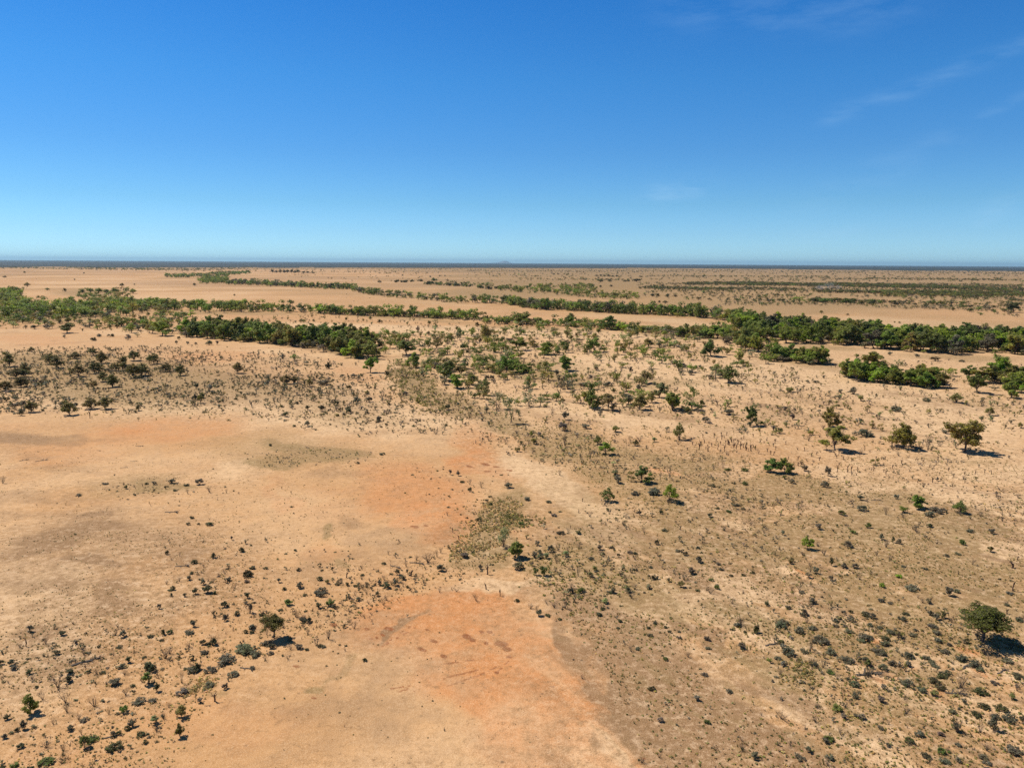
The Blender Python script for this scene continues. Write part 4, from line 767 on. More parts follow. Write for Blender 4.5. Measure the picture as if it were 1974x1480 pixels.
(1474, 1160, 3.948, '''
Um 1655 284 258 384 | widest spreading olive tree with forked trunk and black shadow, right foreground | the wide spreading tree
D- 1490 650 112 124 | twiggy bare dead shrub above dark bushes, lower right | the twiggy lower-right shrub
D- 1485 690 50 90;Ss 1460 1004 96 84;D- 1465 1000 140 100;Ss 1735 990 154 94;D- 1640 996 96 92;D- 1730 950 150 60;Lx 1615 890 44 114;Lx 1800 840 74 124;Lx 1665 820 52 114;Ls 1390 560 54 84;Lx 1640 712 54 134;Ls 1200 700 64 94;Lx 1290 630 64 114;Lx 1345 588 44 104;Lx 1340 680 44 110;Ld 485 1088 64 104 | dark green low bush alone near the bottom, left of speckled slope | the bottom dark bush
D- 135 900 88 110 | spiky bare dead shrub on open ground, bottom right of centre | the spiky dead shrub
Ss 330 1168 64 62;Ls 270 1228 54 100;Ld 1345 1172 68 84;Ld 1400 1160 30 42;Ld 1100 1092 64 92;Ls 1175 1048 74 94;Ls 940 1122 50 52;Ls 880 990 44 62;D- 1062 750 54 62;D- 595 752 104 44;Ls 690 752 62 74;D- 785 580 104 94;Ls 785 578 46 70;Ld 505 562 46 86;Ls 620 480 74 124;Ls 900 534 74 94;Ls 970 500 62 84;D- 360 496 84 84;Ls 390 496 50 60;Ls 180 418 94 124;Ls 300 396 52 84;Ls 500 410 72 104;D- 345 378 140 64;Ls 430 330 84 164;Ls 125 200 74 114;Ls 265 238 74 104;Ls 365 212 44 84
Ls 290 104 54 60;Ls 1120 262 38 84;Ls 960 248 54 94;Lx 920 300 60 84;Ls 915 340 62 94;Ls 1320 308 62 74;Ls 1312 248 52 84;Ls 1085 438 54 124;P- 1020 288 84 30;Ls 760 300 84 120;Ls 740 312 40 84;Ls 800 284 44 70;Ls 1235 444 52 80;Ls 1270 470 44 70;Ls 1300 500 40 80;Ls 1600 500 84 114;Ls 1500 450 70 110;Ls 1640 530 50 80;D- 1672 390 76 84;Ls 1750 630 44 84;Ls 1930 586 54 124;Ld 545 850 74 104;Ls 690 892 40 52;Lx 770 108 42 72;Ls 800 184 40 62;Ls 880 206 40 62;Ls 1940 138 52 72
T- 1850 1062 84 40;D- 1690 1136 66 84;Ls 1470 1112 44 62;Ls 1225 1202 44 94;Ls 1370 1248 44 104;Ls 1660 1212 44 94;Ls 1690 1258 44 84;Ls 1890 1180 64 164;Ls 490 1226 64 84;Ls 1430 860 50 80;Ls 1870 930 90 150;Ls 1960 910 60 60;Ls 1760 900 60 90;Ls 860 410 46 120;Ls 1080 650 50 120;Ls 680 660 40 110;Ls 100 446 44 70;Ls 1850 460 56 100;Ls 1370 390 34 90;Ls 1410 330 30 60;Ls 1270 190 44 80;Ls 1300 200 40 60;Ls 1150 220 30 50;Ls 1050 140 44 90;Ls 610 190 34 50;Ls 540 190 40 60;Ls 540 150 44 60;Ls 640 240 44 90;Ls 415 116 30 46;Ls 180 46 44 62;Ls 560 126 36 66;Lx 20 24 50 60;Lx 655 76 36 46;Lx 1075 100 30 70;Ls 960 12 30 60;Ls 1840 24 30 60;P- 1845 78 44 36;D- 850 150 40 30;D- 320 150 44 50;D- 75 300 60 60;G- 60 320 20 130;G- 800 560 30 220;G- 1550 480 30 160;G- 1810 520 24 130;G- 1460 700 24 160
'''),
]
DONE = set()
for ox, oy, sc, txt in BLOCKS:
    for line in txt.strip().splitlines():
        items = line.split('|')
        specs = [s_ for s_ in items[0].split(';') if s_.strip()]
        for s_ in specs:
            f = s_.split()
            px, py, h, w = ox + float(f[1]) / sc, oy + float(f[2]) / sc, float(f[3]) / sc, float(f[4]) / sc
            named = len(items) > 1 and s_ is specs[-1]
            k = CODE[f[0][0]]; t = TC[f[0][1]]
            if t is None: t = {'shrub': 'grey'}.get(k)
            add(k, px, py, h, w, t, items[1].strip() if named else None, items[2].strip() if named and len(items) > 2 else None)
N_HAND = len(THINGS)
# ------------------------------------------------------------------ belts, thickets and scattered growth
def in_poly(px, py, poly):
    ins = np.zeros(len(px), bool); n = len(poly)
    for i in range(n):
        x1, y1 = poly[i]; x2, y2 = poly[(i + 1) % n]
        c = ((y1 > py) != (y2 > py))
        with np.errstate(divide='ignore', invalid='ignore'):
            ins ^= c & (px < (x2 - x1) * (py - y1) / (y2 - y1 + 1e-12) + x1)
    return ins
def world_sample(poly, n, rng, clump=0.0, scale=25.0, seed=0, soft=0.0, power=1.0):
    """n points spread over the ground area behind a polygon of photograph pixels, clumped by noise"""
    P = np.array(poly, float); lo = P.min(0); hi = P.max(0)
    m = int(n * 30 + 400)
    px = lo[0] + (hi[0] - lo[0]) * rng.random(m); py = lo[1] + (hi[1] - lo[1]) * rng.random(m)
    jx = px + rng.normal(size=m) * soft * 2; jy = py + rng.normal(size=m) * soft * .5
    k = in_poly(jx, jy, P); px, py = px[k], py[k]
    hor = 507 + (px - PW / 2) * .0063
    w = 1.0 / np.maximum(py - hor, 3) ** (3 * power)
    d = fwd[:, None] + (px - PW / 2) / F * rgt[:, None] - (py - PH / 2) / F * upv[:, None]
    t = CAM_H / np.maximum(1e-4, -d[2]); x, y = d[0] * t, d[1] * t
    if clump:
        f = fbm(x / scale, y / scale, 4, seed); lo_, hi_ = np.quantile(f, [.05, .95])
        w = w * np.clip((f - lo_) / (hi_ - lo_), 0.0, 1) ** (clump * 2)
    n = min(n, int((w > 0).sum()))
    idx = rng.choice(len(px), n, replace=False, p=w / w.sum())
    return px[idx], py[idx], x[idx], y[idx]
def ribbon(pts, up, dn):
    return [(x, y - up) for x, y in pts] + [(x, y + dn) for x, y in reversed(pts)]
BELTS = [  # name used in labels, outline of the tree feet in the photograph, count, height and width in metres, leaf colours, spacing
 ('left tree belt', [(0, 562), (40, 565), (50, 588), (150, 590), (250, 585), (330, 588), (480, 594), (605, 598), (605, 603), (480, 603), (330, 602), (240, 607), (130, 613), (0, 620)], 270, (8.5, 12), (8.5, 14), 'ggggodf', 5.0),
 ('thin middle tree line', ribbon([(613, 604), (700, 607), (800, 611), (925, 616)], 1.5, 1.8), 44, (8, 11), (8, 13), 'ggogdf', 4.5),
 ('second tree belt', [(355, 640), (430, 640), (500, 644), (580, 651), (640, 656), (700, 663), (728, 673), (726, 693), (690, 693), (640, 679), (560, 668), (480, 660), (400, 655), (355, 651)], 66, (8, 11.5), (8, 13), 'gggoodf', 4.5),
 ('far creek tree line', ribbon([(436, 547), (480, 548), (540, 551), (590, 554), (675, 557), (692, 564), (737, 570), (814, 578), (890, 583), (980, 586)], 2.2, 1.5), 120, (9, 13), (8, 15), 'dgddsg', 8),
 ('far creek tree line', ribbon([(980, 586), (1037, 595), (1083, 597), (1178, 602), (1307, 608), (1371, 612), (1397, 618), (1448, 630)], 2.5, 2), 90, (10, 13.5), (9, 15), 'ddgdgs', 6),
 ('right tree belt', [(1395, 614), (1474, 628), (1580, 636), (1700, 649), (1800, 656), (1974, 668), (1974, 691), (1900, 687), (1800, 684), (1700, 673), (1600, 664), (1474, 661), (1430, 652)], 104, (8.5, 12.5), (9, 15), 'ggddgsof', 5.5),
 ('right belt end clump', [(1305, 645), (1380, 640), (1450, 648), (1474, 690), (1450, 690), (1420, 668), (1380, 656), (1312, 652)], 26, (6.5, 9.5), (7, 11), 'ggogd', 5),
 ('lower right clump', [(1462, 686), (1520, 688), (1597, 695), (1597, 706), (1540, 700), (1474, 698)], 12, (6, 8.5), (7, 10), 'ggfgo', 4.5),
 ('lower right clump', [(1620, 722), (1720, 731), (1810, 738), (1810, 748), (1720, 742), (1626, 732)], 12, (6, 8), (7, 9.5), 'ggfgo', 5),
 ('right edge clump', [(1900, 718), (1974, 722), (1974, 768), (1930, 758), (1900, 748)], 9, (6, 9), (7, 10), 'ggfod', 5.5),
 ('left far grove', [(318, 531), (400, 529), (440, 530), (440, 535), (322, 536)], 60, (7, 10), (10, 18), 'dgdg', 12),
 ('left far grove', [(383, 541), (410, 534), (440, 536), (440, 546), (386, 547)], 60, (7, 10), (9, 16), 'ggd', 9),
 ('left far grove', [(400, 528), (440, 525), (482, 524), (482, 528), (430, 531)], 50, (8, 11), (12, 20), 'dgd', 15),
 ('centre far grove', [(962, 557), (1030, 553), (1145, 549), (1150, 566), (1230, 568), (1230, 577), (1150, 577), (1040, 566), (962, 561)], 92, (6.5, 9.5), (8, 13), 'ooggod', 7),
 ('dark far scrub line', [(815, 545), (900, 545), (980, 552), (980, 558), (890, 553), (815, 549)], 34, (4, 7), (7, 14), 'dxdd', 8),
]
BELTS += [
 ('scatter below the left belt', [(0, 598), (180, 606), (360, 603), (360, 650), (290, 652), (180, 634), (0, 627)], 46, (4, 8), (4.5, 9), 'ggood', 6),
 ('grove behind the left belt', [(150, 562), (250, 556), (250, 585), (150, 588)], 26, (4.5, 7), (6, 10), 'oogd', 9),
 ('open woodland left of centre', [(700, 650), (980, 640), (1100, 650), (1080, 700), (960, 730), (840, 720), (730, 690)], 50, (4, 7.5), (4, 8), 'ggodp', 7),
 ('open woodland right of centre', [(960, 630), (1300, 632), (1440, 690), (1420, 740), (1200, 720), (1080, 660)], 42, (4, 7), (4, 8), 'gogdp', 7),
 ('spaced tree row', ribbon([(930, 620), (1040, 627), (1130, 630), (1230, 639), (1310, 646)], 2.5, 2.5), 34, (4.5, 8.5), (5, 10), 'ggodf', 6),
 ('open woodland on the sand', [(760, 700), (1000, 700), (1300, 755), (1360, 800), (1000, 790), (840, 750)], 34, (2.8, 5.5), (3, 6), 'gopdk', 7),
]
FULL = {v: k for k, v in {'fresh': 'f', 'green': 'g', 'olive': 'o', 'dark': 'd', 'pale': 'p', 'brown': 'b', 'khaki': 'k', 'slate': 's', 'deep': 'x'}.items()}
def beyond(poly):      # the growth does not stop at the edge of the picture
    return [(x + 300 if x >= 1974 else x - 300 if x <= 0 else x, y + 170 if y >= 1480 else y) for x, y in poly]
def grown(poly, n):
    def area(p): return abs(sum(p[i][0] * p[i - 1][1] - p[i - 1][0] * p[i][1] for i in range(len(p))))
    return int(n * min(1.9, area(beyond(poly)) / area(poly)))
BELTS = [(a, beyond(p), grown(p, n), h, w, t, g) for a, p, n, h, w, t, g in BELTS]
def in_frame(t): return -25 < t['px'] < PW + 25 and t['py'] < PH + 30
rb = np.random.default_rng(5)
for bi, (bname, poly, n, hr, wr, tl, gap) in enumerate(BELTS):
    px, py, x, y = world_sample(poly, n * 6, rb, 0)
    kept = []
    hr = (hr[0], hr[1] * 1.08)
    order = range(len(px))
    for i in order:
        if len(kept) >= n * 1.45: break
        if all((x[i] - a) ** 2 + (y[i] - b) ** 2 > gap * gap * .6 for a, b in kept):
            kept.append((x[i], y[i]))
            q = rb.random() ** 1.2
            add('bushy', px[i], py[i], hr[0] + (hr[1] - hr[0]) * q, wr[0] + (wr[1] - wr[0]) * (.3 * rb.random() + .7 * q), FULL[tl[rb.integers(len(tl))]], metric=True, belt=bname, group='trees of the ' + bname)

ZONES = [  # outline, count, clumping, noise size (m), softness of the edge (px), mix of (kind, tints, share, size range in m)
 # thicket on the left
 ([(0, 672), (300, 668), (430, 690), (560, 680), (640, 700), (740, 740), (860, 830), (760, 842), (640, 830), (480, 800), (250, 800), (0, 805)], 3900, .7, 18, 14,
  (('shrub', 'sxesx', .40, (.7, 2.4)), ('low', 'xsxb', .45, (.5, 1.9)), ('bare', '-', .15, (.5, 1.5)))),
 ([(560, 720), (700, 760), (830, 800), (860, 840), (640, 830), (480, 790)], 260, .5, 12, 10, (('shrub', 'sex', .4, (.7, 1.9)), ('low', 'xs', .4, (.5, 1.2)), ('bare', '-', .2, (.7, 1.8)))),
 # sandy middle with scattered growth
 ([(740, 655), (1300, 655), (1474, 705), (1974, 790), (1974, 860), (1474, 885), (1100, 905), (940, 850), (860, 790)], 3000, .8, 16, 14,
  (('shrub', 'skesop', .42, (.7, 2.4)), ('low', 'sxso', .36, (.4, 1.3)), ('bare', '-', .22, (.7, 2.2)))),
 ([(740, 640), (1300, 640), (1460, 690), (1400, 760), (1000, 790), (860, 760)], 200, .5, 22, 10, (('sparse', 'pok', .45, (2.0, 4.2)), ('shrub', 'osk', .55, (1.6, 3.0)))),
 # between the belts
 ([(180, 612), (605, 607), (940, 620), (1400, 650), (1400, 690), (740, 665), (700, 655), (560, 645), (200, 640)], 1150, .6, 20, 8,
  (('shrub', 'skesx', .5, (.9, 2.8)), ('low', 'sx', .3, (.6, 1.6)), ('bare', '-', .2, (.9, 2.4)))),
 ([(180, 612), (605, 606), (960, 620), (1300, 640), (1300, 655), (740, 660), (560, 644), (200, 640)], 120, .4, 20, 8, (('sparse', 'pok', .6, (2.2, 4.6)), ('umb', 'bd', .4, (2.4, 4.5)))),
 ([(0, 612), (200, 606), (350, 612), (300, 640), (60, 630), (0, 630)], 160, .5, 20, 8, (('shrub', 'sxo', .7, (1.2, 3.0)), ('umb', 'bdo', .3, (2.4, 4.5)))),
 ([(0, 535), (250, 585), (600, 590), (1000, 590), (1400, 640), (1400, 610), (1000, 560), (480, 540), (0, 520)], 110, 0, 1, 4, (('low', 'xb', .8, (1., 2.2)), ('shrub', 'xs', .2, (1.2, 2.6)))),
 ([(1590, 695), (1974, 700), (1974, 780), (1600, 720)], 160, .5, 18, 8, (('shrub', 'skes', .6, (.9, 2.4)), ('bare', '-', .4, (.9, 2.2)))),
 # open slopes right of the middle: saltbush mounds and grass clumps
 ([(985, 810), (1474, 880), (1974, 870), (1974, 1250), (1474, 1180), (1200, 1120), (1000, 1090), (960, 1060), (1180, 960), (1000, 850)], 2600, .45, 14, 18,
  (('low', 'ssxskwk', .74, (.18, .8)), ('shrub', 'ssek', .14, (.5, 1.3)), ('bare', '-', .12, (.5, 1.5)))),
 ([(1060, 1180), (1474, 1130), (1974, 1180), (1974, 1490), (1350, 1490), (1200, 1330)], 900, .7, 9, 18, (('low', 'ssxdk', .86, (.12, .42)), ('shrub', 'se', .06, (.3, .9)), ('bare', '-', .08, (.3, 1.0)))),
 ([(1500, 1180), (1974, 1160), (1974, 1420), (1700, 1400), (1480, 1300)], 460, .7, 8, 14, (('low', 'sskxd', .72, (.2, .75)), ('shrub', 'ssek', .16, (.5, 1.2)), ('bare', '-', .12, (.5, 1.4)))),
 ([(1050, 850), (1300, 880), (1474, 930), (1400, 990), (1200, 930), (1040, 880)], 330, .4, 12, 12, (('low', 'sxskx', .85, (.3, .9)), ('shrub', 'ss', .15, (.6, 1.4)))),
 ([(1000, 1060), (1200, 1080), (1280, 1150), (1100, 1190), (990, 1110)], 260, .4, 10, 12, (('low', 'ssok', .75, (.25, .7)), ('shrub', 'sp', .15, (.6, 1.5)), ('bare', '-', .1, (.7, 1.6)))),
 # scrub trail across the left foreground
 ([(0, 1260), (250, 1200), (330, 1160), (330, 1030), (560, 1030), (760, 1070), (940, 1050), (950, 1100), (740, 1150), (640, 1220), (480, 1290), (360, 1370), (260, 1470), (0, 1480)], 560, .75, 8, 12,
  (('low', 'xsxs', .62, (.2, .75)), ('shrub', 'sx', .16, (.5, 1.2)), ('bare', '-', .22, (.4, 1.1)))),
 ([(180, 945), (330, 915), (420, 925), (470, 990), (330, 980), (200, 960)], 90, .6, 8, 8, (('low', 'xs', .7, (.25, .8)), ('bare', '-', .3, (.5, 1.0)))),
 ([(780, 900), (980, 900), (930, 1000), (860, 1000)], 70, .5, 8, 10, (('low', 'xsx', .8, (.25, .7)), ('bare', '-', .2, (.5, 1.0)))),
 ([(720, 690), (800, 715), (920, 795), (1100, 870), (1060, 905), (880, 825), (740, 745)], 420, .4, 10, 14, (('shrub', 'oksx', .5, (.7, 2.0)), ('low', 'ksx', .35, (.4, 1.2)), ('bare', '-', .15, (.7, 1.8)))),
 ([(940, 1050), (960, 1110), (760, 1160), (640, 1230), (560, 1280), (540, 1200), (700, 1120), (860, 1060)], 260, .6, 6, 12, (('low', 'xsk', .5, (.2, .7)), ('bare', '-', .35, (.3, 1.1)), ('shrub', 'sx', .15, (.4, 1.0)))),
 ([(1330, 842), (1420, 838), (1500, 852), (1490, 880), (1400, 876), (1330, 866)], 46, .4, 8, 8, (('stump', '-', 1, (.7, 1.1)),)),
 ([(1470, 850), (1700, 870), (1860, 890), (1860, 930), (1600, 920), (1470, 890)], 40, .5, 8, 8, (('stump', '-', 1, (.6, 1.0)),)),
 ([(0, 676), (330, 680), (640, 712), (800, 780), (640, 805), (330, 785), (0, 800)], 900, .45, 14, 14, (('shrub', 'xsbx', .7, (.9, 2.7)), ('low', 'xb', .3, (.8, 2.2)))),
 ([(1300, 690), (1480, 720), (1720, 790), (1700, 850), (1400, 840), (1250, 780)], 90, .5, 16, 12, (('sparse', 'pok', .35, (1.6, 3.4)), ('shrub', 'sok', .65, (1.4, 3.0)))),
 # everywhere a few
 ([(0, 810), (980, 810), (1000, 1180), (700, 1490), (0, 1490)], 330, 0, 1, 0, (('low', 'xb', .8, (.12, .4)), ('bare', '-', .2, (.25, .7)))),
 ([(200, 1280), (1000, 1180), (1300, 1490), (200, 1490)], 160, 0, 1, 0, (('low', 'xb', 1, (.08, .2)),)),
]
GRASS = [([(930, 975), (985, 955), (1008, 975), (985, 1005), (962, 1040), (940, 1078), (885, 1090), (865, 1078), (915, 1035), (930, 1000)], 1700, (.22, .6), 'kwwwk'), ([(965, 1000), (1050, 990), (1050, 999), (975, 1015)], 170, (.35, .8), 'kko'),
         ([(750, 690), (790, 710), (830, 760), (890, 790), (850, 800), (790, 765), (745, 720)], 900, (.5, 1.3), 'kook'), ([(360, 1325), (420, 1300), (420, 1325), (380, 1345), (355, 1345)], 130, (.25, .5), 'wwk'),
         ([(1500, 1270), (1560, 1280), (1570, 1320), (1520, 1310)], 160, (.25, .5), 'kkw'), ([(1120, 830), (1000, 800), (1100, 900), (1180, 940), (1180, 880)], 300, (.3, .7), 'kwo'),
         ([(1000, 1075), (1120, 1085), (1230, 1140), (1110, 1165)], 260, (.25, .6), 'okk'), ([(470, 880), (620, 862), (720, 880), (640, 895), (500, 900)], 170, (.3, .7), 'kss')]
MEADOW = [([(1010, 830), (1474, 880), (1974, 880), (1974, 1490), (1330, 1490), (1150, 1250), (1000, 1080), (1190, 980)], 9000, (.14, .42), 'kwkob'), ([(1480, 1190), (1974, 1170), (1974, 1490), (1500, 1490)], 2500, (.14, .4), 'kwokb'),
          ([(0, 1060), (330, 1020), (700, 1080), (950, 1080), (700, 1190), (420, 1310), (240, 1490), (0, 1490)], 3500, (.1, .32), 'wkkb'), ([(0, 690), (640, 700), (860, 830), (500, 810), (0, 800)], 1500, (.3, .8), 'kwbk'),
          ([(760, 690), (1974, 740), (1974, 860), (1000, 860)], 2200, (.3, .8), 'kwko'), ([(0, 830), (800, 860), (900, 1050), (300, 1060), (0, 1050)], 1400, (.12, .35), 'wkb')]
rz = np.random.default_rng(9)
MEADOW = [(beyond(p), grown(p, n), s_, t) for p, n, s_, t in MEADOW]
POOL = []      # small growth: kind, px, py, x, y, height, width, tint
for zi, (poly, n, clump, sc, soft, mixk) in enumerate(ZONES):
    px, py, x, y = world_sample(beyond(poly), grown(poly, n), rz, clump, sc, 100 + zi, soft, .72)
    sh = np.array([m[2] for m in mixk]); ch = rz.choice(len(mixk), len(px), p=sh / sh.sum())
    for i in range(len(px)):
        kind, tl, _, (a, b) = mixk[ch[i]]
        w = a + (b - a) * rz.random() ** 1.8
        h = w * {'low': .4 + .25 * rz.random(), 'shrub': .6 + .45 * rz.random(), 'bare': .55 + .5 * rz.random(), 'sparse': .9 + .4 * rz.random(), 'umb': .8 + .3 * rz.random(), 'stump': 1.0 + .7 * rz.random()}[kind]
        c = tl[rz.integers(len(tl))]
        POOL.append((kind, px[i], py[i], x[i], y[i], h, w, TC[c]))
# grow the pool into the list of things until each kind has its largest 300
LIMIT = {'low': 290, 'shrub': 290, 'bare': 285}
def shown(t): return t['show']
extra = []
for (kind, px, py, x, y, h, w, tint) in POOL:
    extra.append(add(kind, px, py, h, w, tint, metric=True)); THINGS.pop()
STUFF = {'low': [], 'shrub': [], 'bare': []}
for kind in set(t['kind'] for t in extra):
    have = sum(t['kind'] == kind for t in THINGS)
    room = LIMIT.get(kind, 300) - have
    lot = sorted((t for t in extra if t['kind'] == kind and in_frame(t)), key=shown, reverse=True)
    STUFF.setdefault(kind, []).extend(t for t in extra if t['kind'] == kind and not in_frame(t))
    for t in lot[:max(0, room)]: THINGS.append(t)
    STUFF.setdefault(kind, []).extend(lot[max(0, room):])
# trees: nearest and largest 300 bushy trees stay individuals, the far rest is woodland
bt = sorted((t for t in THINGS if t['kind'] in ('bushy', 'sparse')), key=lambda t: shown(t) if in_frame(t) else 0, reverse=True)
keep = set(id(t) for t in bt[:298]) | set(id(t) for t in bt if t['label'])
STUFF['bushy'] = [t for t in bt if id(t) not in keep]
gone = set(id(t) for t in STUFF['bushy'])
THINGS = [t for t in THINGS if id(t) not in gone]
ut = sorted((t for t in THINGS if t['kind'] == 'umb'), key=shown, reverse=True)
STUFF['umb'] = STUFF.get('umb', []) + [t for t in ut[298:] if not t['label']]
gone = set(id(t) for t in STUFF['umb']); THINGS = [t for t in THINGS if id(t) not in gone]
for k in ('low', 'shrub', 'bare'):   # hand-placed plants past the limit
    lot = sorted((t for t in THINGS if t['kind'] == k), key=shown, reverse=True)
    over = [t for t in lot[300:] if not t['label']]; STUFF[k] += over
    gone = set(id(t) for t in over); THINGS = [t for t in THINGS if id(t) not in gone]
# ------------------------------------------------------------------ labels
ORD = ['nearest', 'second nearest', 'third nearest', 'fourth nearest', 'fifth nearest', 'sixth nearest', 'seventh nearest', 'eighth nearest', 'ninth nearest', 'tenth nearest',
       'eleventh nearest', 'twelfth nearest', 'thirteenth nearest', 'fourteenth nearest', 'fifteenth nearest', 'sixteenth nearest', 'seventeenth nearest', 'eighteenth nearest']
KIND = {'bushy': ('bushy_tree', 'tree', 'bushy tree'), 'sparse': ('thin_crowned_tree', 'tree', 'thin-crowned tree'), 'umb': ('round_topped_tree', 'tree', 'round-topped tree'), 'shrub': ('shrub', 'shrub', 'twiggy shrub'),
        'low': ('low_bush', 'bush', 'low bush'), 'bare': ('dead_shrub', 'dead shrub', 'bare dead shrub'), 'snag': ('dead_tree', 'dead tree', 'thin dead tree'), 'stump': ('dead_stump', 'stump', 'short dead stump'), 'log': ('fallen_branch', 'branch', 'fallen branch')}
GROUPS = {'bushy': 'bushy trees of the plain', 'sparse': 'thin-crowned trees of the plain', 'umb': 'round-topped trees of the plain', 'shrub': 'twiggy shrubs on the sand', 'low': 'low bushes on the sand', 'bare': 'bare dead shrubs on the sand',
          'snag': 'dead trees on the plain', 'stump': 'dead stumps on the plain', 'log': 'fallen branches on the sand'}
POINTS = [(850, 1250, 'the dark red soil marks'), (790, 735, 'the brown scrub slope'), (600, 878, 'the grey-green litter patch'), (970, 985, 'the grassy tuft strip'), (1330, 1215, 'the dark brown soil patch'), (620, 1430, 'the smooth orange pan'),
          (1750, 1290, 'the small orange bare patches'), (1400, 858, 'the field of dead stumps'), (190, 1000, 'the dark stain on left flat'), (1780, 615, 'the long bare sand strip'), (340, 935, 'the scrub patch on left flat')]
LAND = [(px, py, r) for px, py, r in POINTS] + [(t['px'], t['py'], t['ref']) for t in THINGS if t['ref']]
SIZES = {'bushy': (6.5, 9), 'sparse': (4, 6), 'umb': (4, 5.5), 'shrub': (1.1, 1.9), 'low': (.7, 1.15), 'bare': (1.0, 1.7), 'snag': (3, 5), 'stump': (.7, 1.2), 'log': (1.5, 3)}
def descriptor(t):
    a, b = SIZES[t['kind']]; m = t['w'] if t['kind'] in ('low', 'log') else t['h']
    s = 'small ' if m < a else 'large ' if m > b else ''
    tone = TONE[t['tint']] + ' ' if t['tint'] and t['kind'] not in ('bare', 'snag', 'stump', 'log') else ''
    return s + tone + KIND[t['kind']][2]
buckets = {}
for t in THINGS:
    if t['label']: continue
    best = min(((abs(t['px'] - lx) + 2.2 * abs(t['py'] - ly), lx, ly, r) for lx, ly, r in LAND if r != t['ref']), key=lambda q: q[0])
    d, lx, ly, r = best
    dx, dy = t['px'] - lx, (t['py'] - ly) * 2.2
    where = ('right of' if dx > 0 else 'left of') if abs(dx) >= abs(dy) else ('below' if dy > 0 else 'above')
    if t['belt']:
        where = 'in the ' + t['belt']; r = ''
        t['key'] = (descriptor(t), where, ''); buckets.setdefault(t['key'], []).append((t['px'], t))
    else:
        t['key'] = (descriptor(t), where, r); buckets.setdefault(t['key'], []).append((d, t))
NTH = ['first', 'second', 'third', 'fourth', 'fifth', 'sixth', 'seventh', 'eighth', 'ninth', 'tenth', 'eleventh', 'twelfth', 'thirteenth', 'fourteenth', 'fifteenth', 'sixteenth', 'seventeenth', 'eighteenth', 'nineteenth', 'twentieth']
for key, lot in buckets.items():
    lot.sort(key=lambda q: q[0])
    for k, (d, t) in enumerate(lot):
        desc, where, r = key
        if t['belt']:
            if len(lot) == 1: t['label'] = f"{desc} {where}, the only one such"
            elif k < 20: t['label'] = f"{desc} {where}, {NTH[k]} such from left"
            else: t['label'] = f"{desc} {where}, number {k + 1} from left"
        else:
            if len(lot) == 1: t['label'] = f"{desc} {where} {r}"
            else: t['label'] = f"{desc} {where} {r}, {ORD[k] if k < len(ORD) else 'number %d out' % (k + 1)}"

# ------------------------------------------------------------------ building the things
rg = np.random.default_rng(23)
def vary(c, k=.16):
    f = 1 + rg.normal() * k
    return tuple(max(.004, v * f * (1 + rg.normal() * .06)) for v in c) + (1.0,)
def make(t):
    kind = t['kind']; name, cat, _ = KIND[kind]
    x, y = t['x'], t['y']; z = float(relief(x, y)); rot = float(rg.random() * 6.283)
    W_, H_ = t['w'], t['h']
    big = t['show'] > (500 if kind in ('bushy', 'sparse', 'umb') else 420)       # photograph pixels
    col = vary(TINT[t['tint']], .05 if t['ref'] else .16) if t['tint'] else (1, 1, 1, 1)
    if kind in ('bushy', 'sparse', 'umb', 'shrub', 'low'):
        lib = {'bushy': P_BUSHY_BIG if t['show'] > 900 else P_BUSHY, 'sparse': P_SPARSE, 'umb': P_UMB_BIG if t['show'] > 1500 else P_UMB, 'shrub': P_SHRUB, 'low': P_LOW}[kind]
        fol, wood, both = lib[int(rg.integers(len(lib)))]
        if big:
            o = link(name, None)
            tree = kind in ('bushy', 'sparse', 'umb')
            c = link('crown' if tree else 'foliage', fol, o); c.color = col
            link('trunk' if tree else 'stems', wood, o)
        else:
            o = link(name, both); o.color = col
    else:
        lib = {'bare': D_BARE, 'snag': D_SNAG, 'stump': D_STUMP, 'log': D_LOG}[kind]
        o = link(name, lib[int(rg.integers(len(lib)))])
    if kind == 'log': o.scale = (W_, W_, H_); rot = float(rg.normal() * .35 + .25)
    else: o.scale = (W_, W_, H_)
    o.location = (x, y, z); o.rotation_euler = (0, 0, rot)
    o['label'] = t['label']; o['category'] = cat; o['group'] = t['group'] or GROUPS[kind]
for t in THINGS: make(t)

# ------------------------------------------------------------------ uncountable growth: one object of each kind
def scatter(name, lot, shapes, mats, label, cat):
    """lot: (x, y, width, height, colour); shapes: (V, Q, leaf-face mask)"""
    Vs = []; Qs = []; Ts = []; Ms = []; off = 0
    for x, y, w, h, c in lot:
        V, Q, lm = shapes[int(rg.integers(len(shapes)))]
        a = rg.random() * 6.283; ca, sa_ = math.cos(a), math.sin(a)
        v = np.stack([(V[:, 0] * ca - V[:, 1] * sa_) * w + x, (V[:, 0] * sa_ + V[:, 1] * ca) * w + y, V[:, 2] * h + float(relief(x, y))], 1)
        Vs.append(v); Qs.append(Q + off); off += len(v); Ms.append(lm)
        Ts.append(np.broadcast_to(np.array(c), (len(v), 3)))
    o = link(name, raw_mesh(name, np.vstack(Vs), np.vstack(Qs), mats, np.concatenate(Ms), np.vstack(Ts)))
    o['kind'] = 'stuff'; o['label'] = label; o['category'] = cat
    return o
def shape_of(crown, wood=None):
    if wood is None: return crown[0], crown[1], np.zeros(len(crown[1]), int)
    V, Q = join([crown, wood]); return V, Q, np.r_[np.zeros(len(crown[1]), int), np.ones(len(wood[1]), int)]
def tints(t): return vary(TINT[t['tint']], .2)[:3]
def simple_low(s, n=26, size=.17):
    rng = np.random.default_rng(s); V, Q = leaves(rng, [(0, 0, .35), (.18, .1, .3), (-.15, .12, .3), (0, -.2, .3)], [(.3, .3, .35)] * 4, n, size, .5); V[:, 2] = np.abs(V[:, 2]); return V, Q
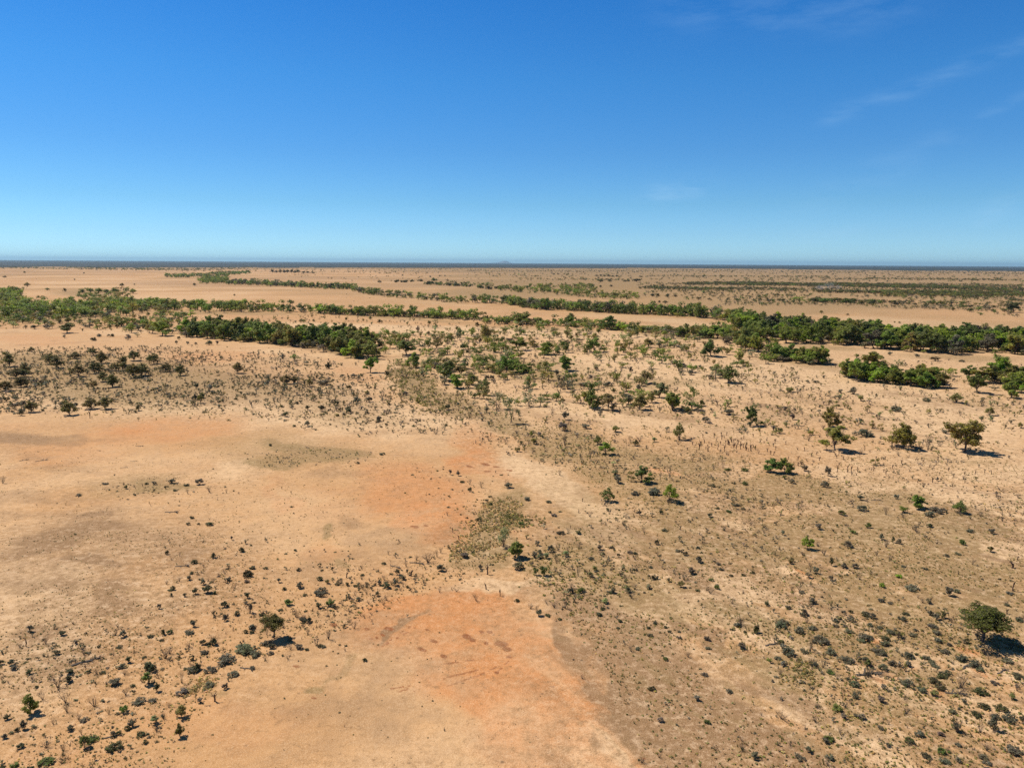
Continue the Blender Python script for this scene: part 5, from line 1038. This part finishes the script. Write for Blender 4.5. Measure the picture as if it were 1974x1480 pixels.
def simple_shrub(s, n=30):
    rng = np.random.default_rng(s)
    cs = [(rng.normal() * .2, rng.normal() * .2, .35 + .5 * rng.random()) for _ in range(6)]
    return shape_of(leaves(rng, cs, [(.17, .17, .16)] * 6, n, .13), join([limb(rng, (0, 0, -.02), (c[0], c[1], c[2] + .1), .022, .008, .06, 3, 3) for c in cs]))
def simple_tree(s, n=70, size=.1, low=.3):
    rng = np.random.default_rng(s)
    cs = [(rng.normal() * .2, rng.normal() * .2, low + .12 + (.9 - low) * .75 * rng.random()) for _ in range(8)]
    return shape_of(leaves(rng, cs, [(.2, .2, .14)] * 8, n, size), limb(rng, (0, 0, -.02), (0, 0, .6), .035, .02, .03, 3, 4))
def twigs(s):
    rng = np.random.default_rng(s); V, Q = join([limb(rng, (0, 0, -.03), (rng.normal() * .28, rng.normal() * .28, .55 + .45 * rng.random()), .035, .012, .06, 3, 3) for _ in range(7)])
    return V, Q, np.ones(len(Q), int)
def tuft(s, n=22):
    rng = np.random.default_rng(s); V = []; 
    for k in range(n):
        a = rng.random() * 6.28; r_ = .12 * rng.random(); b = rng.random() * 6.28; l = .35 + .15 * rng.random(); w = .035
        x0, y0 = r_ * math.cos(a), r_ * math.sin(a); x1, y1 = x0 + l * math.cos(b) * rng.random(), y0 + l * math.sin(b) * rng.random(); h = .6 + .4 * rng.random()
        V += [(x0 - w * math.sin(b), y0 + w * math.cos(b), 0), (x0 + w * math.sin(b), y0 - w * math.cos(b), 0), (x1 + w * .4 * math.sin(b), y1, h), (x1 - w * .4 * math.sin(b), y1, h)]
    V = np.array(V); return V, np.arange(len(V)).reshape(-1, 4), np.zeros(n, int)
def clumplet(s, n=11):
    rng = np.random.default_rng(s); V, Q = leaves(rng, [(0, 0, .3), (.2, .1, .22), (-.18, -.08, .25)], [(.28, .28, .3)] * 3, n, .2, 1.1); V[:, 2] = np.abs(V[:, 2]); return V, Q, np.zeros(len(Q), int)
MS = [M_SCATTER, M_DEAD]; MT = [M_SCATTER, M_BARK]
scatter('small_bushes', [(t['x'], t['y'], t['w'], t['h'], tints(t)) for t in STUFF['low']], [shape_of(simple_low(200 + k)) for k in range(8)], MS, 'countless small grey and dark bushes dotted over the sand', 'small bushes')
scatter('small_shrubs', [(t['x'], t['y'], t['w'], t['h'], tints(t)) for t in STUFF['shrub']], [simple_shrub(220 + k) for k in range(8)], MS, 'countless small twiggy shrubs scattered over the middle distance', 'small shrubs')
scatter('dead_twigs', [(t['x'], t['y'], t['w'], t['h'], (.1, .08, .06)) for t in STUFF['bare']], [twigs(240 + k) for k in range(8)], MS, 'countless small dead twiggy growths on the sand', 'dead twigs')
BIGWOOD = [(t['x'], t['y'], t['w'], t['h'], tints(t)) for t in STUFF['bushy'] + STUFF['umb'] + STUFF.get('sparse', [])]
wood = []
# thin woodland and scrub far out on the plain
rf = np.random.default_rng(31)
def far_trees(poly, n, clump, sc, hr, wr, tl, seed, power=.75):
    px, py, x, y = world_sample(poly, n, rf, clump, sc, seed, 1.0, power)
    for i in range(len(px)):
        q = rf.random(); wood.append((x[i], y[i], wr[0] + (wr[1] - wr[0]) * q, hr[0] + (hr[1] - hr[0]) * q, vary(TINT[TC[tl[rf.integers(len(tl))]]], .2)[:3]))
far_trees([(480, 512), (1974, 519), (1974, 545), (1300, 545), (900, 532), (480, 524)], 2300, .9, 260, (4, 8), (7, 14), 'xbdx', 301)
far_trees([(0, 516), (480, 513), (480, 522), (200, 520), (0, 519)], 500, .8, 260, (4, 8), (8, 16), 'xbd', 302)
far_trees([(150, 518), (250, 517), (430, 521), (430, 524), (250, 522), (150, 520)], 160, .2, 200, (4, 8), (9, 18), 'xbd', 303)
far_trees([(1230, 545), (1974, 548), (1974, 612), (1700, 588), (1480, 590), (1230, 572)], 2300, .6, 120, (2.2, 5.0), (3.5, 8), 'xbsdx', 304)
far_trees([(1320, 545), (1600, 546), (1974, 556), (1974, 561), (1600, 553), (1320, 549)], 1300, .25, 160, (3.5, 6), (8, 16), 'xxbd', 305)
far_trees([(1680, 560), (1974, 562), (1974, 574), (1700, 572)], 700, .3, 120, (3, 5), (5, 10), 'xodb', 306)
far_trees([(1400, 555), (1600, 556), (1600, 561), (1400, 559)], 140, .4, 120, (3, 5), (5, 9), 'xbx', 307)
far_trees([(1390, 578), (1974, 585), (1974, 605), (1600, 590), (1400, 590)], 260, .6, 60, (2, 4), (3, 6), 'xbsd', 308)
far_trees([(500, 518), (1240, 520), (1240, 556), (960, 548), (700, 545), (500, 528)], 420, .5, 200, (2.5, 5), (4, 9), 'xbx', 309)
far_trees([(960, 512), (1280, 513), (1280, 516), (960, 517)], 420, .3, 300, (5, 8), (10, 18), 'xbd', 310)
far_trees([(1300, 520), (1974, 524), (1974, 530), (1300, 526)], 420, .7, 300, (4, 8), (8, 16), 'xbx', 311)
for (xa, ya, xb, yb, n) in ((1180, 520, 1974, 527, 420), (1480, 536, 1974, 541, 300), (900, 522, 1300, 524, 220), (1250, 532, 1600, 534, 200), (1500, 563, 1974, 568, 300), (1560, 581, 1974, 590, 160), (1000, 538, 1240, 541, 90), (560, 515, 1000, 517, 200), (1240, 556, 1480, 560, 160)):
    far_trees(ribbon([(xa, ya), (xb, yb)], 1.0, 1.0), n, .6, 200, (3, 6), (5, 12), 'xbxd', 320 + n, .4)
scatter('distant_trees', wood, [simple_tree(260 + k) for k in range(6)] + [simple_tree(270 + k, 60, .11, .15) for k in range(4)], MT, 'far-off trees and scrub thinning out across the plain to the horizon', 'distant trees')
# the rest of the belts: trees behind trees, and the bushes that close their feet
for bname, poly, n, hr, wr, tl, gap in BELTS:
    px, py, x, y = world_sample(poly, int(n * (1.2 if 'open' in bname else 2.6)), rf, 0, soft=1.5)
    for i in range(len(px)):
        q = rf.random(); BIGWOOD.append((x[i], y[i], 3.0 + 5.5 * q, 2.0 + 4.0 * q, vary(TINT[TC['dgos'[rf.integers(4)]]], .2)[:3]))
scatter('belt_undergrowth', BIGWOOD, [simple_tree(290 + k, 260, .06, .12) for k in range(8)], MT, 'trees and bushes massed inside the tree belts, too close to tell apart', 'undergrowth')
grass = []
for gi, (poly, n, (a, b), tl) in enumerate(GRASS + MEADOW):
    px, py, x, y = world_sample(poly, n, rz, .55 if gi < len(GRASS) else .6, 5 if gi < len(GRASS) else 9, 400 + gi, 14 if gi < len(GRASS) else 5, .5)
    for i in range(len(px)):
        w = a + (b - a) * rz.random(); grass.append((x[i], y[i], w * 1.3, w * .8, vary(TINT[TC[tl[rz.integers(len(tl))]]], .2)[:3]))
scatter('dry_grass', grass, [tuft(280 + k) for k in range(5)] + [clumplet(320 + k) for k in range(8)], MS, 'yellowish dry grass and herb tufts in patches on the sand', 'dry grass')

# ------------------------------------------------------------------ the wood that closes the horizon
def build_woodland():
    az = np.radians(np.arange(-48, 48.01, .12)); rr = np.geomspace(4300, 60000, 260)
    R, A = np.meshgrid(rr, az, indexing='ij'); X = R * np.sin(A); Y = R * np.cos(A)
    deg = np.degrees(A)
    start = 6200 + 1700 * np.clip((deg + 20) / 30, -.35, 1.2) + 900 * (fbm(deg / 4, R / 5000, 3, 501) - .5)
    f = fbm(X / 700, Y / 900, 4, 502)
    on = (R > start) & (f > .50 - .5 * np.clip((R - start) / 2600, 0, 1))
    z = 3.5 + 6.5 * rg.random(R.shape)
    z = np.where(on, z, -2.0)
    V = np.stack([X, Y, z], -1).reshape(-1, 3); na = len(az); nr = len(rr)
    i = np.arange(nr - 1)[:, None]; j = np.arange(na - 1)[None, :]
    Q = np.stack(np.broadcast_arrays(i * na + j, (i + 1) * na + j, (i + 1) * na + j + 1, i * na + j + 1), -1).reshape(-1, 4)[:, ::-1]
    k = on.ravel()[Q].any(1); Q = Q[k]
    used, inv = np.unique(Q, return_inverse=True); V = V[used]; Q = inv.reshape(-1, 4)
    t = NT('distant_canopy'); geo = t.node('ShaderNodeNewGeometry')
    b = t.node('ShaderNodeBsdfPrincipled'); t.l.new(t.mix(t.ramp(t.noise(geo.outputs['Position'], .004, 5), .4, .6), (.014, .020, .016), (.034, .036, .024)), b.inputs['Base Color']); t.set(b, Roughness=.9)
    t.l.new(b.outputs[0], t.out.inputs[0])
    o = link('distant_woodland', raw_mesh('distant_woodland', V, Q, [t.m])); o['kind'] = 'stuff'; o['label'] = 'dark bluish wood closing the horizon from side to side'; o['category'] = 'woodland'
build_woodland()

# ------------------------------------------------------------------ the air
def build_haze():
    s = 90000.0; lo, hi = -4.0, 330.0
    V = [(-s, -s, lo), (s, -s, lo), (s, s, lo), (-s, s, lo), (-s, -s, hi), (s, -s, hi), (s, s, hi), (-s, s, hi)]
    Q = [(0, 3, 2, 1), (4, 5, 6, 7), (0, 1, 5, 4), (1, 2, 6, 5), (2, 3, 7, 6), (3, 0, 4, 7)]
    t = NT('haze_air'); v = t.node('ShaderNodeVolumePrincipled')
    v.inputs['Color'].default_value = (.52, .82, 1, 1); v.inputs['Density'].default_value = 1.8e-5; v.inputs['Anisotropy'].default_value = .2
    t.l.new(v.outputs[0], t.out.inputs['Volume'])
    o = link('haze', raw_mesh('haze', V, Q, [t.m])); o['kind'] = 'stuff'; o['label'] = 'thin blue haze over the far plain'; o['category'] = 'haze'
build_haze()

# a puff of dust standing over the far scrub on the right
def build_dust():
    x, y = ground_at(1597, 559); rng = np.random.default_rng(77); V = []; Q = []
    for (ox, oz, rx, rz_) in ((0, 7, 13, 7), (-15, 5, 13, 5), (15, 6, 12, 5), (5, 11, 8, 5)):
        base = len(V); n, m = 16, 8
        for j in range(m + 1):
            th = math.pi * j / m
            for i in range(n):
                ph = 2 * math.pi * i / n; k = 1 + .18 * rng.normal() * math.sin(th)
                V.append((x + ox + rx * k * math.sin(th) * math.cos(ph), y + rx * .7 * k * math.sin(th) * math.sin(ph), max(.2, oz + rz_ * k * math.cos(th))))
        for j in range(m):
            for i in range(n):
                a = base + j * n + i; b = base + j * n + (i + 1) % n
                Q.append((a, a + n, b + n, b))
    t = NT('dust'); v = t.node('ShaderNodeVolumePrincipled')
    v.inputs['Color'].default_value = (.8, .78, .8, 1); v.inputs['Density'].default_value = .016
    t.l.new(v.outputs[0], t.out.inputs['Volume'])
    o = link('dust_puff', raw_mesh('dust_puff', V, Q, [t.m])); o['kind'] = 'stuff'; o['label'] = 'small pale dust puff over the far dark scrub line at right'; o['category'] = 'dust'
build_dust()
